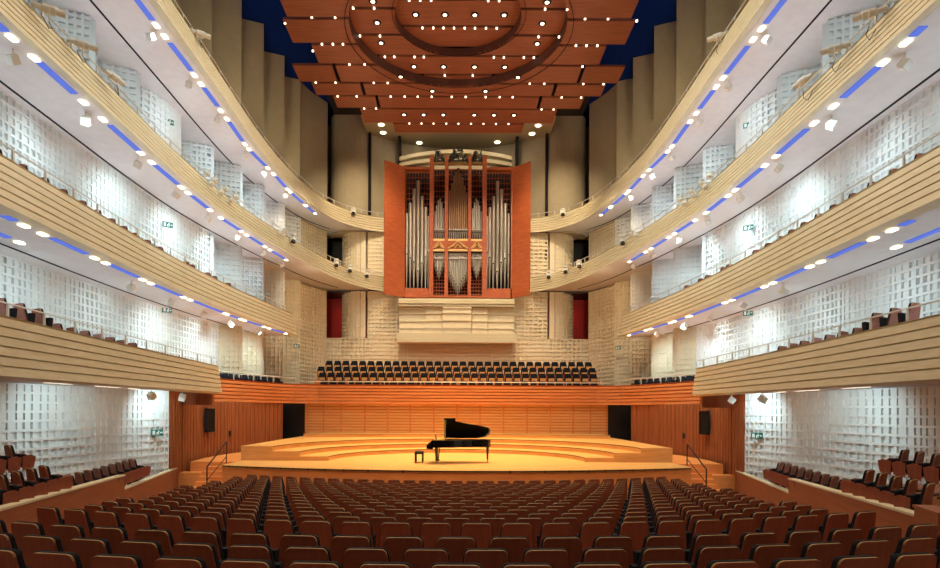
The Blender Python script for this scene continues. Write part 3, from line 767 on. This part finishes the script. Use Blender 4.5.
# carved pediments in the middle and pierced carvings on top
def scrolls(x0, x1, y0, y1, mat, n, nm):
    m = MB(); xc = (x0 + x1) / 2; hw = (x1 - x0) / 2; rnd = random.Random(n)
    for k in range(n):
        t = rnd.uniform(-1, 1); hmax = (1 - abs(t) ** 1.2) ** .8; h = rnd.uniform(.1, 1) * hmax
        x = ox(xc + t * hw); z = oz(y1 + (y0 - y1) * h); rr = rnd.uniform(.05, .11); c = [(x + rr * math.cos(a), -.3 + .05 * math.sin(a * 2), z + rr * math.sin(a)) for a in [6.28 * j / 8 * .8 for j in range(9)]]
        m.tube(c, .03, 5)
    m.box(ox(x0), ox(x1), -.33, -.25, oz(y1), oz(y1 - 1))
    m.build(nm, mat, org)
scrolls(447.5, 467, 148.5, 163, M['carve'], 80, 'crest_carving'); scrolls(432.8, 444, 152, 163, M['carve'], 36, 'crest_carving'); scrolls(470, 481.3, 152, 163, M['carve'], 36, 'crest_carving')
m = MB(); m.tube([(ox(436), -.3, oz(163)), (ox(434.5), -.3, oz(152))], [.15, .02], 6); m.tube([(ox(478), -.3, oz(163)), (ox(480), -.3, oz(151))], [.15, .02], 6); m.build('crest_finial', M['carve'], org)
for x0, x1 in ((433, 443.5), (447.5, 466.7), (470.4, 481)):
    m = MB(); xc = (x0 + x1) / 2
    m.tube([(ox(x0), -.3, oz(249.5)), (ox((x0 + xc) / 2), -.3, oz(246.5)), (ox(xc), -.3, oz(242.3)), (ox((x1 + xc) / 2), -.3, oz(246.5)), (ox(x1), -.3, oz(249.5))], .07, 6)
    m.tube([(ox(xc) - .25, -.3, oz(249)), (ox(xc), -.3, oz(245.5)), (ox(xc) + .25, -.3, oz(249))], .06, 6); m.build('middle_carving', M['gilt'], org)
# lattice of thin slats behind the pipes
def lattice(x0, x1, y0, y1, nx, ny):
    m = MB()
    for i in range(nx + 1):
        x = x0 + (x1 - x0) * i / nx; m.box(ox(x) - .02, ox(x) + .02, .75, .8, oz(y1), oz(y0))
    for j in range(ny + 1):
        y = y0 + (y1 - y0) * j / ny; m.box(ox(x0), ox(x1), .7, .75, oz(y) - .03, oz(y) + .03)
    m.build('lattice', M['redwood'], org)
lattice(404.5, 428.5, 169, 217, 8, 9); lattice(485.7, 509.8, 169, 217, 8, 9); lattice(432.7, 443.8, 166, 215, 4, 9); lattice(470.2, 481.3, 166, 215, 4, 9)
lattice(447.2, 467, 166, 195, 7, 6); lattice(432.7, 443.8, 264, 296, 4, 9); lattice(470.2, 481.3, 264, 296, 4, 9); lattice(447.2, 467, 270, 296, 7, 8)
def pipe(px, ytop, ymouth, ybot, r, mat, y=.1):
    """speaking body above a conical foot, with mouth notch"""
    m = MB(); zt, zm, zb = oz(ytop), oz(ymouth), oz(ybot)
    m.cur = 0; m.tube([(0, 0, zt), (0, 0, zm)], r, 10); m.cur = 1; m.tube([(0, 0, zm), (0, 0, zb)], [r, r * .28], 10)
    m.cur = 1; m.add([(-r * .62, -r * 1.02, zm), (r * .62, -r * 1.02, zm), (0, -r * 1.1, zm + r * 4)], [(0, 1, 2)])
    m.cur = 2; m.box(-r * .55, r * .55, -r * 1.06, -r * .6, zm - .05, zm + .02); m.tube([(0, 0, zt), (0, 0, zt + .09)], r * 1.12, 10)
    m.build('pipe', [mat, M['tin'], M['groove']], org, loc=(ox(px), y, 0), smooth=False)
for s in (-1, 1):
    tops = [213, 203, 188.7, 180.7, 196, 207, 216]; feet = [254, 258, 262, 271, 263, 257, 252]; px = [405.8, 409.3, 413, 417, 421, 424.7, 427.3]
    for k in range(7):
        p = px[k] if s < 0 else 914 - px[k] - .5; pipe(p, tops[k], feet[k], 288.8, .135 if 0 < k < 6 else .1, M['tin'] if k % 2 else M['tin'])
    for k, t in enumerate([211, 205, 200, 198, 202, 208]): pipe(433.9 + k * 1.72 if s < 0 else 914.2 - 433.9 - k * 1.72, t, 232, 240, .06, M['tin'])
    for k in range(7):
        b = [268, 272, 276, 279, 276, 272, 268][k]; p = 433.6 + k * 1.55 if s < 0 else 914.2 - 433.6 - k * 1.55; pipe(p, 253, b - 5, b, .058, M['tin'])
for k, t in enumerate([190, 183, 175, 171, 169, 173, 177, 185, 192]): pipe(448.6 + k * 2.13, t, 231, 240, .078, M['darktin'])
for k in range(11):
    b = 281 + 14.5 * (1 - abs(k - 5) / 5); pipe(448.3 + k * 1.76, 253, b - 9, b, .068, M['tin'])
for a, b in ((432.7, 443.8), (447.2, 467), (470.2, 481.3)): obx('steady_rail', a, b, 258, 259, -.12, -.05, M['rail']); obx('steady_rail', a, b, 229.6, 230.4, -.12, -.05, M['rail'])
# doors swung open
for s in (-1, 1):
    hx = ox(403.5) if s < 0 else ox(511); wx = ww(383, 42.7) if s < 0 else ww(529, 42.7)
    m = MB(); zt, zb = oz(168), oz(298)
    p0 = (hx, -.1); p1 = (wx, -1.3); dx, dy = p1[0] - p0[0], p1[1] - p0[1]; L = math.hypot(dx, dy); nx, ny = -dy / L * .07, dx / L * .07
    m.prism([p0, p1, (p1[0] + nx, p1[1] + ny), (p0[0] + nx, p0[1] + ny)], zb, zt); m.build('door', M['redwood'], org)
# cornice of curved cream bands
cor = empty('organ_cornice', (0, 45, E + 18.3)); tag(cor, 'curved cream banded cornice arching above the organ', 'cornice')
for j in range(3):
    arc = [(x, 45.1 + (abs(x - OC) / 4.4) ** 2 * .35) for x in [-4.45 + 8.5 * k / 20 for k in range(21)]]
    m = MB(); z = 18.05 + j * .42 - (E + 18.3) + E
    vs = []
    for (x, y) in arc:
        bow = .4 * (1 - ((x - OC) / 4.3) ** 2) * (.4 + .3 * j)
        for (dy, dz) in ((0, 0), (0, .27), (.5, .27), (.5, 0)): vs.append((x, y - 45 - j * .12 + dy, z + bow + dz))
    n = 4; k = len(arc); fs = [(i * n + q, (i + 1) * n + q, (i + 1) * n + (q + 1) % n, i * n + (q + 1) % n) for i in range(k - 1) for q in range(4)]
    m.add(vs, fs + [(0, 1, 2, 3), ((k - 1) * 4, (k - 1) * 4 + 1, (k - 1) * 4 + 2, (k - 1) * 4 + 3)]); m.build('band', M['maple'], cor)
# organ gallery
gal = empty('organ_gallery', (0, 43.6, E + 5)); tag(gal, 'cream organ gallery with slatted front directly below the organ', 'gallery')
def gx(px): return ww(px, 43.5)
def gz(py): return zz(py, 43.5) - E - 5
m = MB(); m.box(gx(396.5), gx(516), -.2, .9, gz(342.5), gz(333.5)); m.build('parapet', M['maple'], gal)
m = MB()
for a, b, d in ((398, 514, 0), (398.5, 513.5, .12), (399, 513, .02)):
    pass
for j, (ya, yb, d) in enumerate(((306, 304, .1), (303.6, 301.4, .0), (301, 298.5, .08))): m.box(gx(398), gx(514), -.15 + d, 1, gz(ya), gz(yb))
m.build('cornice', M['maple'], gal)
for a, b, d in ((398, 424.7, .55), (424.9, 441.6, .35), (442, 471, .05), (471.4, 487.3, .35), (487.6, 514, .55)):
    m = MB(); m.box(gx(a), gx(b), d, .9, gz(333.6), gz(306))
    for y in (307.5, 312.5, 320, 327): m.box(gx(a), gx(b), d - .1, d, gz(y) - .05, gz(y) + .05)
    m.build('panel_bay', M['cream'], gal)
m = MB(); m.tube([(gx(398), -.1, gz(328.5)), (gx(514), -.1, gz(328.5))], .02, 5)
for px in (399, 422, 444, 468, 490, 513): m.tube([(gx(px), -.1, gz(333.5)), (gx(px), -.1, gz(328.5))], .018, 5)
m.build('handrail', M['rail'], gal)

# ---------------------------------------------------------------- canopy
CH = 19.0
YC = [24.6, 27.0, 29.08, 31.12, 32.95, 34.8, 36.25, 37.75, 39.68, 41.05]
HWC = [8.0, 8.3, 8.58, 7.67, 9.17, 8.55, 7.6, 6.2, 4.33]
ROWN = ['second row above the frame', 'nearest row', 'second row', 'third row', 'fourth row', 'fifth row', 'sixth row', 'seventh row', 'last short row']
R1, C1, R2, C2 = 5.35, (-.05, 29.95), 3.12, (-.05, 29.9)
def band_poly(x0, x1, y0, y1): return [(x0, y0), (x1, y0), (x1, y1), (x0, y1)]
def half(c, r, x, s): pass
def cut_band(x0, x1, y0, y1, c, r):
    """pieces of a rectangle outside a circle: left and right polygons (or whole)"""
    ys = [y0 + (y1 - y0) * k / 12 for k in range(13)]
    if y1 <= c[1] - r or y0 >= c[1] + r: return [band_poly(x0, x1, y0, y1)]
    hw = [math.sqrt(max(0, r * r - (y - c[1]) ** 2)) for y in ys]
    out = []
    if all(h > 0 for h in hw):
        out.append([(x0, y0)] + [(c[0] - h, y) for y, h in zip(ys, hw)] + [(x0, y1)])
        out.append([(x1, y1)] + [(c[0] + h, y) for y, h in zip(ys[::-1], hw[::-1])] + [(x1, y0)])
        return out
    ins = [(c[0] - h, y) for y, h in zip(ys, hw) if h > 0]; inr = [(c[0] + h, y) for y, h in zip(ys, hw) if h > 0]
    if y1 > c[1] + r:      # circle bites the near edge
        ye = c[1] + r; pl = ins + [(c[0], ye)]
        xs_ = []
        out.append([(x0, y0)] + pl + [(c[0], y1), (x0, y1)])
        out.append([(c[0], y1), (c[0], ye)] + inr[::-1] + [(x1, y0), (x1, y1)])
    else:
        ye = c[1] - r
        out.append([(x0, y0), (c[0], y0), (c[0], ye)] + ins + [(x0, y1)])
        out.append([(c[0], ye), (c[0], y0), (x1, y0), (x1, y1)] + inr[::-1])
    return out
def inside(y0, y1, c, r):
    lo, hi = max(y0, c[1] - r), min(y1, c[1] + r)
    if hi <= lo: return None
    ys = [lo + (hi - lo) * k / 12 for k in range(13)]
    hw = [math.sqrt(max(0, r * r - (y - c[1]) ** 2)) for y in ys]
    L = [(c[0] - h, y) for y, h in zip(ys, hw)]; Rr = [(c[0] + h, y) for y, h in zip(ys, hw)]
    return L, Rr
def panel(polys, h, label, grp):
    for k, p in enumerate(polys):
        m = MB(); m.prism(p, E + h, E + h + .12); o = m.build('ceiling_reflector', M['canopy'])
        lb = label
        if len(polys) == 2: lb = label.replace('@', ['left ', 'right '][k])
        elif len(polys) == 3: lb = label.replace('@', ['left ', 'centre ', 'right '][k])
        tag(o, lb.replace('@', ''), 'ceiling panel', grp)
for i in range(9):
    y0, y1 = YC[i] + .1, YC[i + 1] - .1; w = HWC[i]
    gx_ = {4: 6.9, 5: 5.66, 6: 4.98}.get(i)
    if gx_:
        for s in (-1, 1): panel([band_poly(*sorted((s * w, s * (gx_ + .1))), y0, y1)], CH, f'cherry wood ceiling end panel at the {LR[s]} of the {ROWN[i]}', 'wooden canopy panels')
        w = gx_ - .1
    panel(cut_band(-w, w, y0, y1, C1, R1), CH, f'@cherry wood ceiling panel of the {ROWN[i]} of the canopy', 'wooden canopy panels')
    q = inside(y0, y1, C1, R1 - .02)
    if q:
        L, Rr = q; q2 = inside(y0, y1, C2, R2)
        if not q2: panel([L + Rr[::-1]], CH + .5, f'raised cherry panel in the big ring, {ROWN[i]}', 'raised panels in the big ring')
        else:
            c = cut_band(-20, 20, max(y0, C1[1] - R1 + .05), min(y1, C1[1] + R1 - .05), C2, R2); out = []
            for p in c:     # clip outer side to the big circle
                pp2 = []
                for x, y in p:
                    if abs(x) > 19:
                        pass
                    else: pp2.append((x, y))
                sgn = -1 if any(x < -19 for x, y in p) else 1
                edge_ = (L if sgn < 0 else Rr)
                inner = sorted(pp2, key=lambda t: t[1]); out.append([tuple(t) for t in inner] + [tuple(t) for t in edge_[::-1]])
            panel(out, CH + .5, f'raised @cherry panel in the big ring, {ROWN[i]}', 'raised panels in the big ring')
            panel([q2[0] + q2[1][::-1]], CH + .95, f'highest cherry panel inside the small ring, {ROWN[i]}', 'highest panels in the small ring')
def ring(c, r, z0, z1, t, mat, nm, lab):
    m = MB(); n = 64; vs = []; fs = []
    for k in range(n):
        a = 2 * math.pi * k / n
        for rr, z in ((r, z0), (r + t, z0), (r + t, z1), (r, z1)): vs.append((c[0] + rr * math.cos(a), c[1] + rr * math.sin(a), z))
    for k in range(n):
        for q in range(4): fs.append((k * 4 + q, k * 4 + (q + 1) % 4, ((k + 1) % n) * 4 + (q + 1) % 4, ((k + 1) % n) * 4 + q))
    m.add(vs, fs); o = m.build(nm, mat); tag(o, lab, 'ceiling ring'); return o
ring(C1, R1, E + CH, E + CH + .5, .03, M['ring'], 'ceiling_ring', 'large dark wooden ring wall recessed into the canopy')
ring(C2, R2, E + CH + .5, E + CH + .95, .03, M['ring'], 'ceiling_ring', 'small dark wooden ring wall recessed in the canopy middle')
ring((0, 30.2), 5.65, E + CH - .04, E + CH - .02, .03, M['groove'], 'ceiling_rail', 'thin dark circular rail just below the canopy')
ring((0, 29.6), 3.28, E + CH + .44, E + CH + .46, .025, M['groove'], 'ceiling_rail', 'thin dark circular rail around the small ring')
# near-black sheet added for the dark void above the panels
m = MB(); m.box(-8.5, 8.5, 35.2, 41.2, E + CH + 1.3, E + CH + 1.4); m.box(-7.3, 7.3, 24.6, 35.2, E + CH + 1.3, E + CH + 1.4); struct(m.build('ceiling', M['groove']), 'dark sheet standing for the unlit void above the canopy')
# downlights in panels
BIG = [(147, 5), (302, 52), (408, 52), (516, 52), (622, 52), (777, 5), (163, 82), (760, 82), (178, 155), (742, 155), (297, 240), (404, 240), (516, 240), (625, 240), (249, 277), (673, 277), (364, 328), (556, 328), (262, 414), (333, 414), (404, 414), (516, 414), (587, 414), (659, 414)]
bigp = empty('recessed_light')
_m = MB(); _m.tube([(0, 0, 0), (0, 0, -.03)], .2, 16); _a = _m.build('trim_ring', M['groove'], bigp)
_m = MB(); _m.tube([(0, 0, -.02), (0, 0, -.05)], .1, 12); _b = _m.build('bulb', M['lamp'], bigp)
reg(bigp, [_a, _b]); BIGPOS = []
for n, (a, b) in enumerate(sorted(BIG, key=lambda t: (t[1], t[0]))):
    px, py = 330 + a / 3.615, b / 3.615
    D = F * CH / (PY - py); x = ww(px, D); h = CH
    for c, r, hh in ((C1, R1, CH + .5), (C2, R2, CH + .95)):
        D2 = F * hh / (PY - py); x2 = ww(px, D2)
        if math.dist((x2, D2), c) < r: D, x, h = D2, x2, hh
    BIGPOS.append((x, D, E + h))
    inst(bigp, f"round recessed canopy light with black rim, {ORD[n]} counting from the nearest row", 'light', 'recessed canopy lights', (x, D, E + h))
SM = [(309.7, 18), (333, 18), (283, 24), (320, 45), (331, 45), (341, 45), (311, 51.7), (378, 36.5), (358, 36.5), (383, 57.3), (392.4, 57.3), (412.6, 57.3), (422, 57.3), (347.6, 65), (362.8, 65),
      (314, 83.3), (333.8, 83.3), (372, 83.3), (386, 83.3), (336, 97), (355, 97), (389, 97), (403, 97), (416, 97), (430, 97), (450, 97), (362.6, 109), (374.4, 109), (407.8, 123.7), (420, 123.7), (432, 123.7), (444.8, 123.7), (457, 123.7),
      (420.4, 28.2), (431.3, 28.2), (441.5, 28.2), (452, 28.2), (351, 8.8), (372, 8.8), (443, 75.6), (407, .6), (418, .6), (429, .6),
      (583, 18), (606, 18), (634.7, 20), (574, 45), (584.5, 45), (595.4, 45), (536.6, 36.5), (557, 36.5), (492, 57.3), (502, 57.3), (522, 57.3), (532, 57.3), (580.7, 66), (528, 83.3), (542.6, 83.3), (581.6, 83.3), (601.8, 83.3),
      (464, 97), (484, 97), (498, 97), (511, 97), (560, 97), (579.5, 97), (540, 109), (552, 109), (469.6, 123.7), (482, 123.7), (494.5, 123.7), (507, 123.7), (462.7, 28.2), (473, 28.2), (484, 28.2), (494.7, 28.2), (543, 8.8), (565, 8.8), (471, 75.6), (486, .6), (497, .6)]
rowct = {}
for px, py in sorted(SM, key=lambda t: (round(t[1]), t[0])):
    h = CH; D = F * h / (PY - py); x = ww(px, D)
    for c, r, hh in ((C1, R1 - .05, CH + .45), (C2, R2 - .05, CH + .9)):
        D2 = F * hh / (PY - py); x2 = ww(px, D2)
        if math.dist((x2, D2), c) < r: D, x, h = D2, x2, hh
    key = round(py); rk = sorted(set(round(t[1]) for t in SM)).index(key); n = rowct.get(key, 0); rowct[key] = n + 1
    m = MB(); m.box(-.042, .042, -.042, .042, -.015, .06); o = m.build('canopy_spotlight', M['lamp'], loc=(x, D, E + h - .02))
    tag(o, f"tiny white canopy spotlight, {ORD[rk]} line from the top, {ORD[n]} from the left", 'light', 'tiny spotlights along the canopy joints')
for n, (a, b) in enumerate(((180, 451), (318, 516), (600, 512), (747, 451), (187, 480), (725, 481))):
    px, py = 330 + a / 3.615, b / 3.615; D = F * 20.8 / (PY - py)
    m = MB(); m.disc((0, 0, 0), .22, 14, .03); o = m.build('ceiling_lamp', M['lamp'], loc=(ww(px, D), min(D, 46.8), E + 20.78))
    tag(o, f"round light in the tan ceiling above the organ, {['far left', 'left of centre', 'right of centre', 'far right', 'second from left', 'second from right'][n]}", 'light', 'lights above the organ')

# ---------------------------------------------------------------- exit signs, stage spots
esp = empty('exit_sign')
_m = MB(); _m.box(-.22, .22, -.03, .0, -.12, .12); _a = _m.build('sign_plate', M['green'], esp)
_m = MB()
_m.box(.03, .09, -.036, -.03, .03, .08); _m.box(-.02, .08, -.036, -.03, -.02, .02); _m.box(-.02, .02, -.036, -.03, -.09, -.02); _m.box(.04, .08, -.036, -.03, -.08, -.03)
_m.box(-.17, -.07, -.036, -.03, -.08, .08); _m.prism([(.11, 0), (.16, -.05), (.16, .05)], -.036, -.03, 'y'); _m.box(.16, .2, -.036, -.03, -.015, .015)
_b = _m.build('running_figure', M['white'], esp)
reg(esp, [_a, _b])
for s in (-1, 1):
    for n, (px, py, W) in enumerate(((166.5, 227, 12.7), (166.5, 312, 13.25), (157, 434, 11.66), (167, 124.5, 12.75), (296, 347, 10.95))):
        X = PX - px; D = F * W / X; nm = ['on the white wall above the second balcony', 'on the white wall above the lowest balcony', 'on the white wall beside the stalls', 'on the rounded leaf above the third balcony', 'near the choir seats'][n]
        inst(esp, f'green exit sign at the {LR[s]} {nm}', 'exit sign', 'exit signs', (s * (W - .05), D - .1, zz(py, D)), R(40) * -s, .95)
# ellipsoidal spotlights on the balcony fronts
ell = empty('theatre_spotlight')
_m = MB(); _m.tube([(0, -.55, 0), (0, -.25, 0), (0, -.2, 0), (0, .2, 0), (0, .22, 0), (0, .5, 0)], [.1, .1, .15, .17, .12, .13], 10); _a = _m.build('barrel', M['fixture'], ell)
_m = MB(); _m.tube([(-.2, 0, 0), (-.2, 0, -.4), (0, 0, -.45), (.2, 0, -.4), (.2, 0, 0)], .018, 5); _b = _m.build('yoke', M['fixture'], ell)
_m = MB(); _m.tube([(0, 0, -.45), (.1, .1, -.7), (.25, 0, -.85), (.3, -.2, -.5)], .015, 5); _c = _m.build('cable', M['black'], ell)
reg(ell, [_a, _b, _c])
def on_front(k, px, s, dz=0, du=0):
    path = spline(PATH[k], .2); p = min(path, key=lambda q: abs((PX - px) - F * (q[0] + LEAN[k] + du) / q[1]) + (1000 if q[1] < 5 else 0))
    return (s * (p[0] + LEAN[k] + du), p[1], E + H[k] + TOPH[k] + dz)
for s in (-1, 1):
    for n, (px, nm) in enumerate(((46, 'nearest'), (82, 'second'), (113, 'third'))):
        inst(ell, f'cream theatre spotlight on the {LR[s]} third balcony front, {nm} from the near end', 'spotlight', 'theatre spotlights on the balconies', on_front(3, px, s, .05, -.38), s * .95 if n < 2 else s * .2, .68)
    inst(ell, f'cream theatre spotlight fixed on the {LR[s]} topmost balcony front', 'spotlight', 'theatre spotlights on the balconies', on_front(4, 198, s, .1, -.2), s * .9, .75)
    # clusters of small hoop-shaded lamps
    for n, px in enumerate((204, 209, 214, 219, 224, 229, 234, 277, 284)):
        p = on_front(3, px, s, .12 - .3 * (n % 2), -.25)
        r = empty('hoop_lamp', p); m = MB()
        m.tube([(.16 * math.cos(a), .0, .16 * math.sin(a) - .05) for a in [6.28 * j / 10 for j in range(11)]], .02, 5)
        m.build('hoop', M['fixture'], r); m = MB(); m.tube([(0, .12, -.05), (0, -.08, -.05)], [.12, .07], 8); m.build('lamp_body', M['fixture'], r)
        m = MB(); m.tube([(.0, .05, -.2), (.0, .1, .2)], .015, 5); m.build('bracket', M['fixture'], r); r.rotation_euler = (0, 0, s * .5)
        tag(r, f'small round hooped stage lamp on the {LR[s]} third balcony front, {ORD[n]} from near end', 'lamp', 'hooped stage lamps')
    for n, (k, px, py) in enumerate(((3, 292, 247), (3, 335, 272), (3, 349, 277), (3, 366, 280), (4, 352, 214))):
        p = on_front(k, px, s, -.1, -.32)
        r = empty('moving_head_light', p); m = MB(); m.tube([(0, 0, .18), (0, 0, .28)], .14, 8); m.tube([(-.15, 0, .2), (-.17, 0, -.1)], .03, 5); m.tube([(.15, 0, .2), (.17, 0, -.1)], .03, 5); m.build('yoke', M['fixture'], r)
        m = MB(); m.tube([(0, .1, .1), (0, -.02, -.1)], .13, 10); m.build('head', M['fixture'], r)
        m = MB(); m.tube([(0, -.02, -.1), (0, -.06, -.22)], [.13, .14], 10); m.build('lens', M['black'], r)
        tag(r, f"cream moving-head light with black lens on the {LR[s]} {LEVEL[k]} balcony front, {ORD[n]} towards the organ", 'stage light', 'moving-head lights')

# ---------------------------------------------------------------- lights
WARM = (1, .66, .34); MID = (1, .80, .53); COOL = (.68, .93, .98); AMB = (1, .92, .74)
for x, y, z in BIGPOS:
    if y > 27.0: lamp('SPOT', (x, y, z - .15), 1800, (1, .72, .31), (x * .9, min(y, 33) - .5, SZ), 56, .8, .2)
for x in (-5, 5): lamp('SPOT', (x, 25.5, E + 18.6), 2400, (1, .68, .36), (x * .7, 33, 3), 55, .8, .3)
for x in (-6, 0, 6):
    for y in (3.0, 9): lamp('SPOT', (x, y, E + 17), 1300 if y < 5 else 2300, (1, .66, .42), (x, y + 9, 0), 70, .8, .3)  # added overhead lamps that lighten the seat backs
for x in (-4, 4):                              # added wide fill lamps under the canopy, without fixtures
    for y in (16, 24, 32): lamp('SPOT', (x, y, E + 18.3), 1550, AMB, (x * 1.2, y, 0), 165, .5, .5)
for s in (-1, 1):
    for D in (14, 18, 22, 26, 30, 33.5):       # light on the storeys
        lamp('SPOT', (s * 10.9, D, E + 4.35), 190 + (D > 24) * 230, COOL, (s * 13.4, D + .6, E + 1.6), 130, .9, .15)
        lamp('SPOT', (s * 10.9, D, E + 8.7), 190 + (20 < D < 32) * 150, COOL, (s * 12.9, D + .8, E + 6.2), 130, .9, .15)
        lamp('SPOT', (s * 11.9, D, E + 6.0), 95, (.80, .86, 1), (s * 11.3, D + .3, E + 9), 150, .9, .2)  # added uplight without a fixture, brightens the soffit
        lamp('SPOT', (s * 12.2, D, E + 1.9), 60, (.9, .92, 1), (s * 11.6, D + .3, E + 4.6), 150, .9, .2)  # added uplight for the soffit over the lowest balcony
    for D in (17, 21, 25, 29, 33, 36.5):
        lamp('SPOT', (s * 10.4, D, E + 13.1), 190, COOL if D < 34 else MID, (s * 12.8, D + 1.5, E + 10.5), 130, .9, .15)
        lamp('SPOT', (s * 11.6, D, E + 10.3), 110, (.84, .86, 1), (s * 11.0, D + .3, E + 13.4), 150, .9, .2)  # added uplight for the topmost balcony's soffit
    for D in (17.5, 22.5): lamp('SPOT', (s * 10.9, D, E + .6), 130, COOL, (s * 12.7, D + 1.5, E - 1.2), 140, .9, .1)
    lamp('SPOT', (s * 9.2, 36, E + 13), 450, MID, (s * 9.6, 44, E + 10.5), 90, .9, .3)
    lamp('SPOT', (s * 9.0, 36, E + 8.4), 500, MID, (s * 9.4, 44, E + 5.5), 100, .9, .3)
    lamp('SPOT', (s * 5.5, 34, E + 18.5), 4500, MID, (s * 7.7, 44.6, E + 14), 50, .9, .3)
    lamp('SPOT', (s * 8.5, 46.2, E + 8.3), 35, (1, .3, .2), (s * 9.0, 47.6, E + 6), 120, .9, .1)
    for D in (22, 26.5, 30, 33, 36.5, 40): lamp('SPOT', (s * 10.9, D - 1.0, E + 14.8), 300, (1, .82, .52), (s * 11.8, D + 2.2, E + 19.5), 75, 1, .15)
for x in (-4.5, -1.5, 1.5, 4.5): lamp('SPOT', (x, 38.5, E + 18.4), 1000, (1, .72, .48), (x * .9, 44.3, E + 10), 60, .9, .3)
for x in (-6, -2, 2, 6): lamp('SPOT', (x, 35.5, E + 18.4), 2300, (1, .75, .43), (x * 1.1, 43.5, E + 4.5), 50, .9, .3)
for x in (-3.5, 0, 3.5): lamp('SPOT', (x, 42.6, E + 20.6), 260, MID, (x, 44.8, E + 18), 120, .9, .2)
for x in (-8, 8):
    for y in (16, 26): lamp('SPOT', (x * 1.15, y, E + 20), 260, (.12, .25, 1), (x * .8, y + 3, E + 23), 140, 1, 1)
w = bpy.data.worlds.new('World'); bpy.context.scene.world = w; w.use_nodes = True
w.node_tree.nodes['Background'].inputs[0].default_value = (.9, .8, .7, 1); w.node_tree.nodes['Background'].inputs[1].default_value = .0

# ---------------------------------------------------------------- camera
cam = bpy.data.cameras.new('camera'); co = bpy.data.objects.new('camera', cam); C.objects.link(co)
cam.sensor_width = 36; cam.lens = 36 * F / 940; cam.shift_x = (470 - PX) / 940; cam.shift_y = (PY - 284) / 940
cam.clip_end = 200
co.location = (0, 0, E); co.rotation_euler = (R(90), 0, 0); co.rotation_mode = 'XYZ'
co.matrix_world = Matrix.Translation((0, 0, E)) @ Matrix.Rotation(R(90), 4, 'X') @ Matrix.Rotation(R(.3), 4, 'Z')
sc = bpy.context.scene; sc.camera = co
sc.view_settings.view_transform = 'Standard'; sc.view_settings.look = 'None'; sc.view_settings.exposure = 0; sc.view_settings.gamma = 1
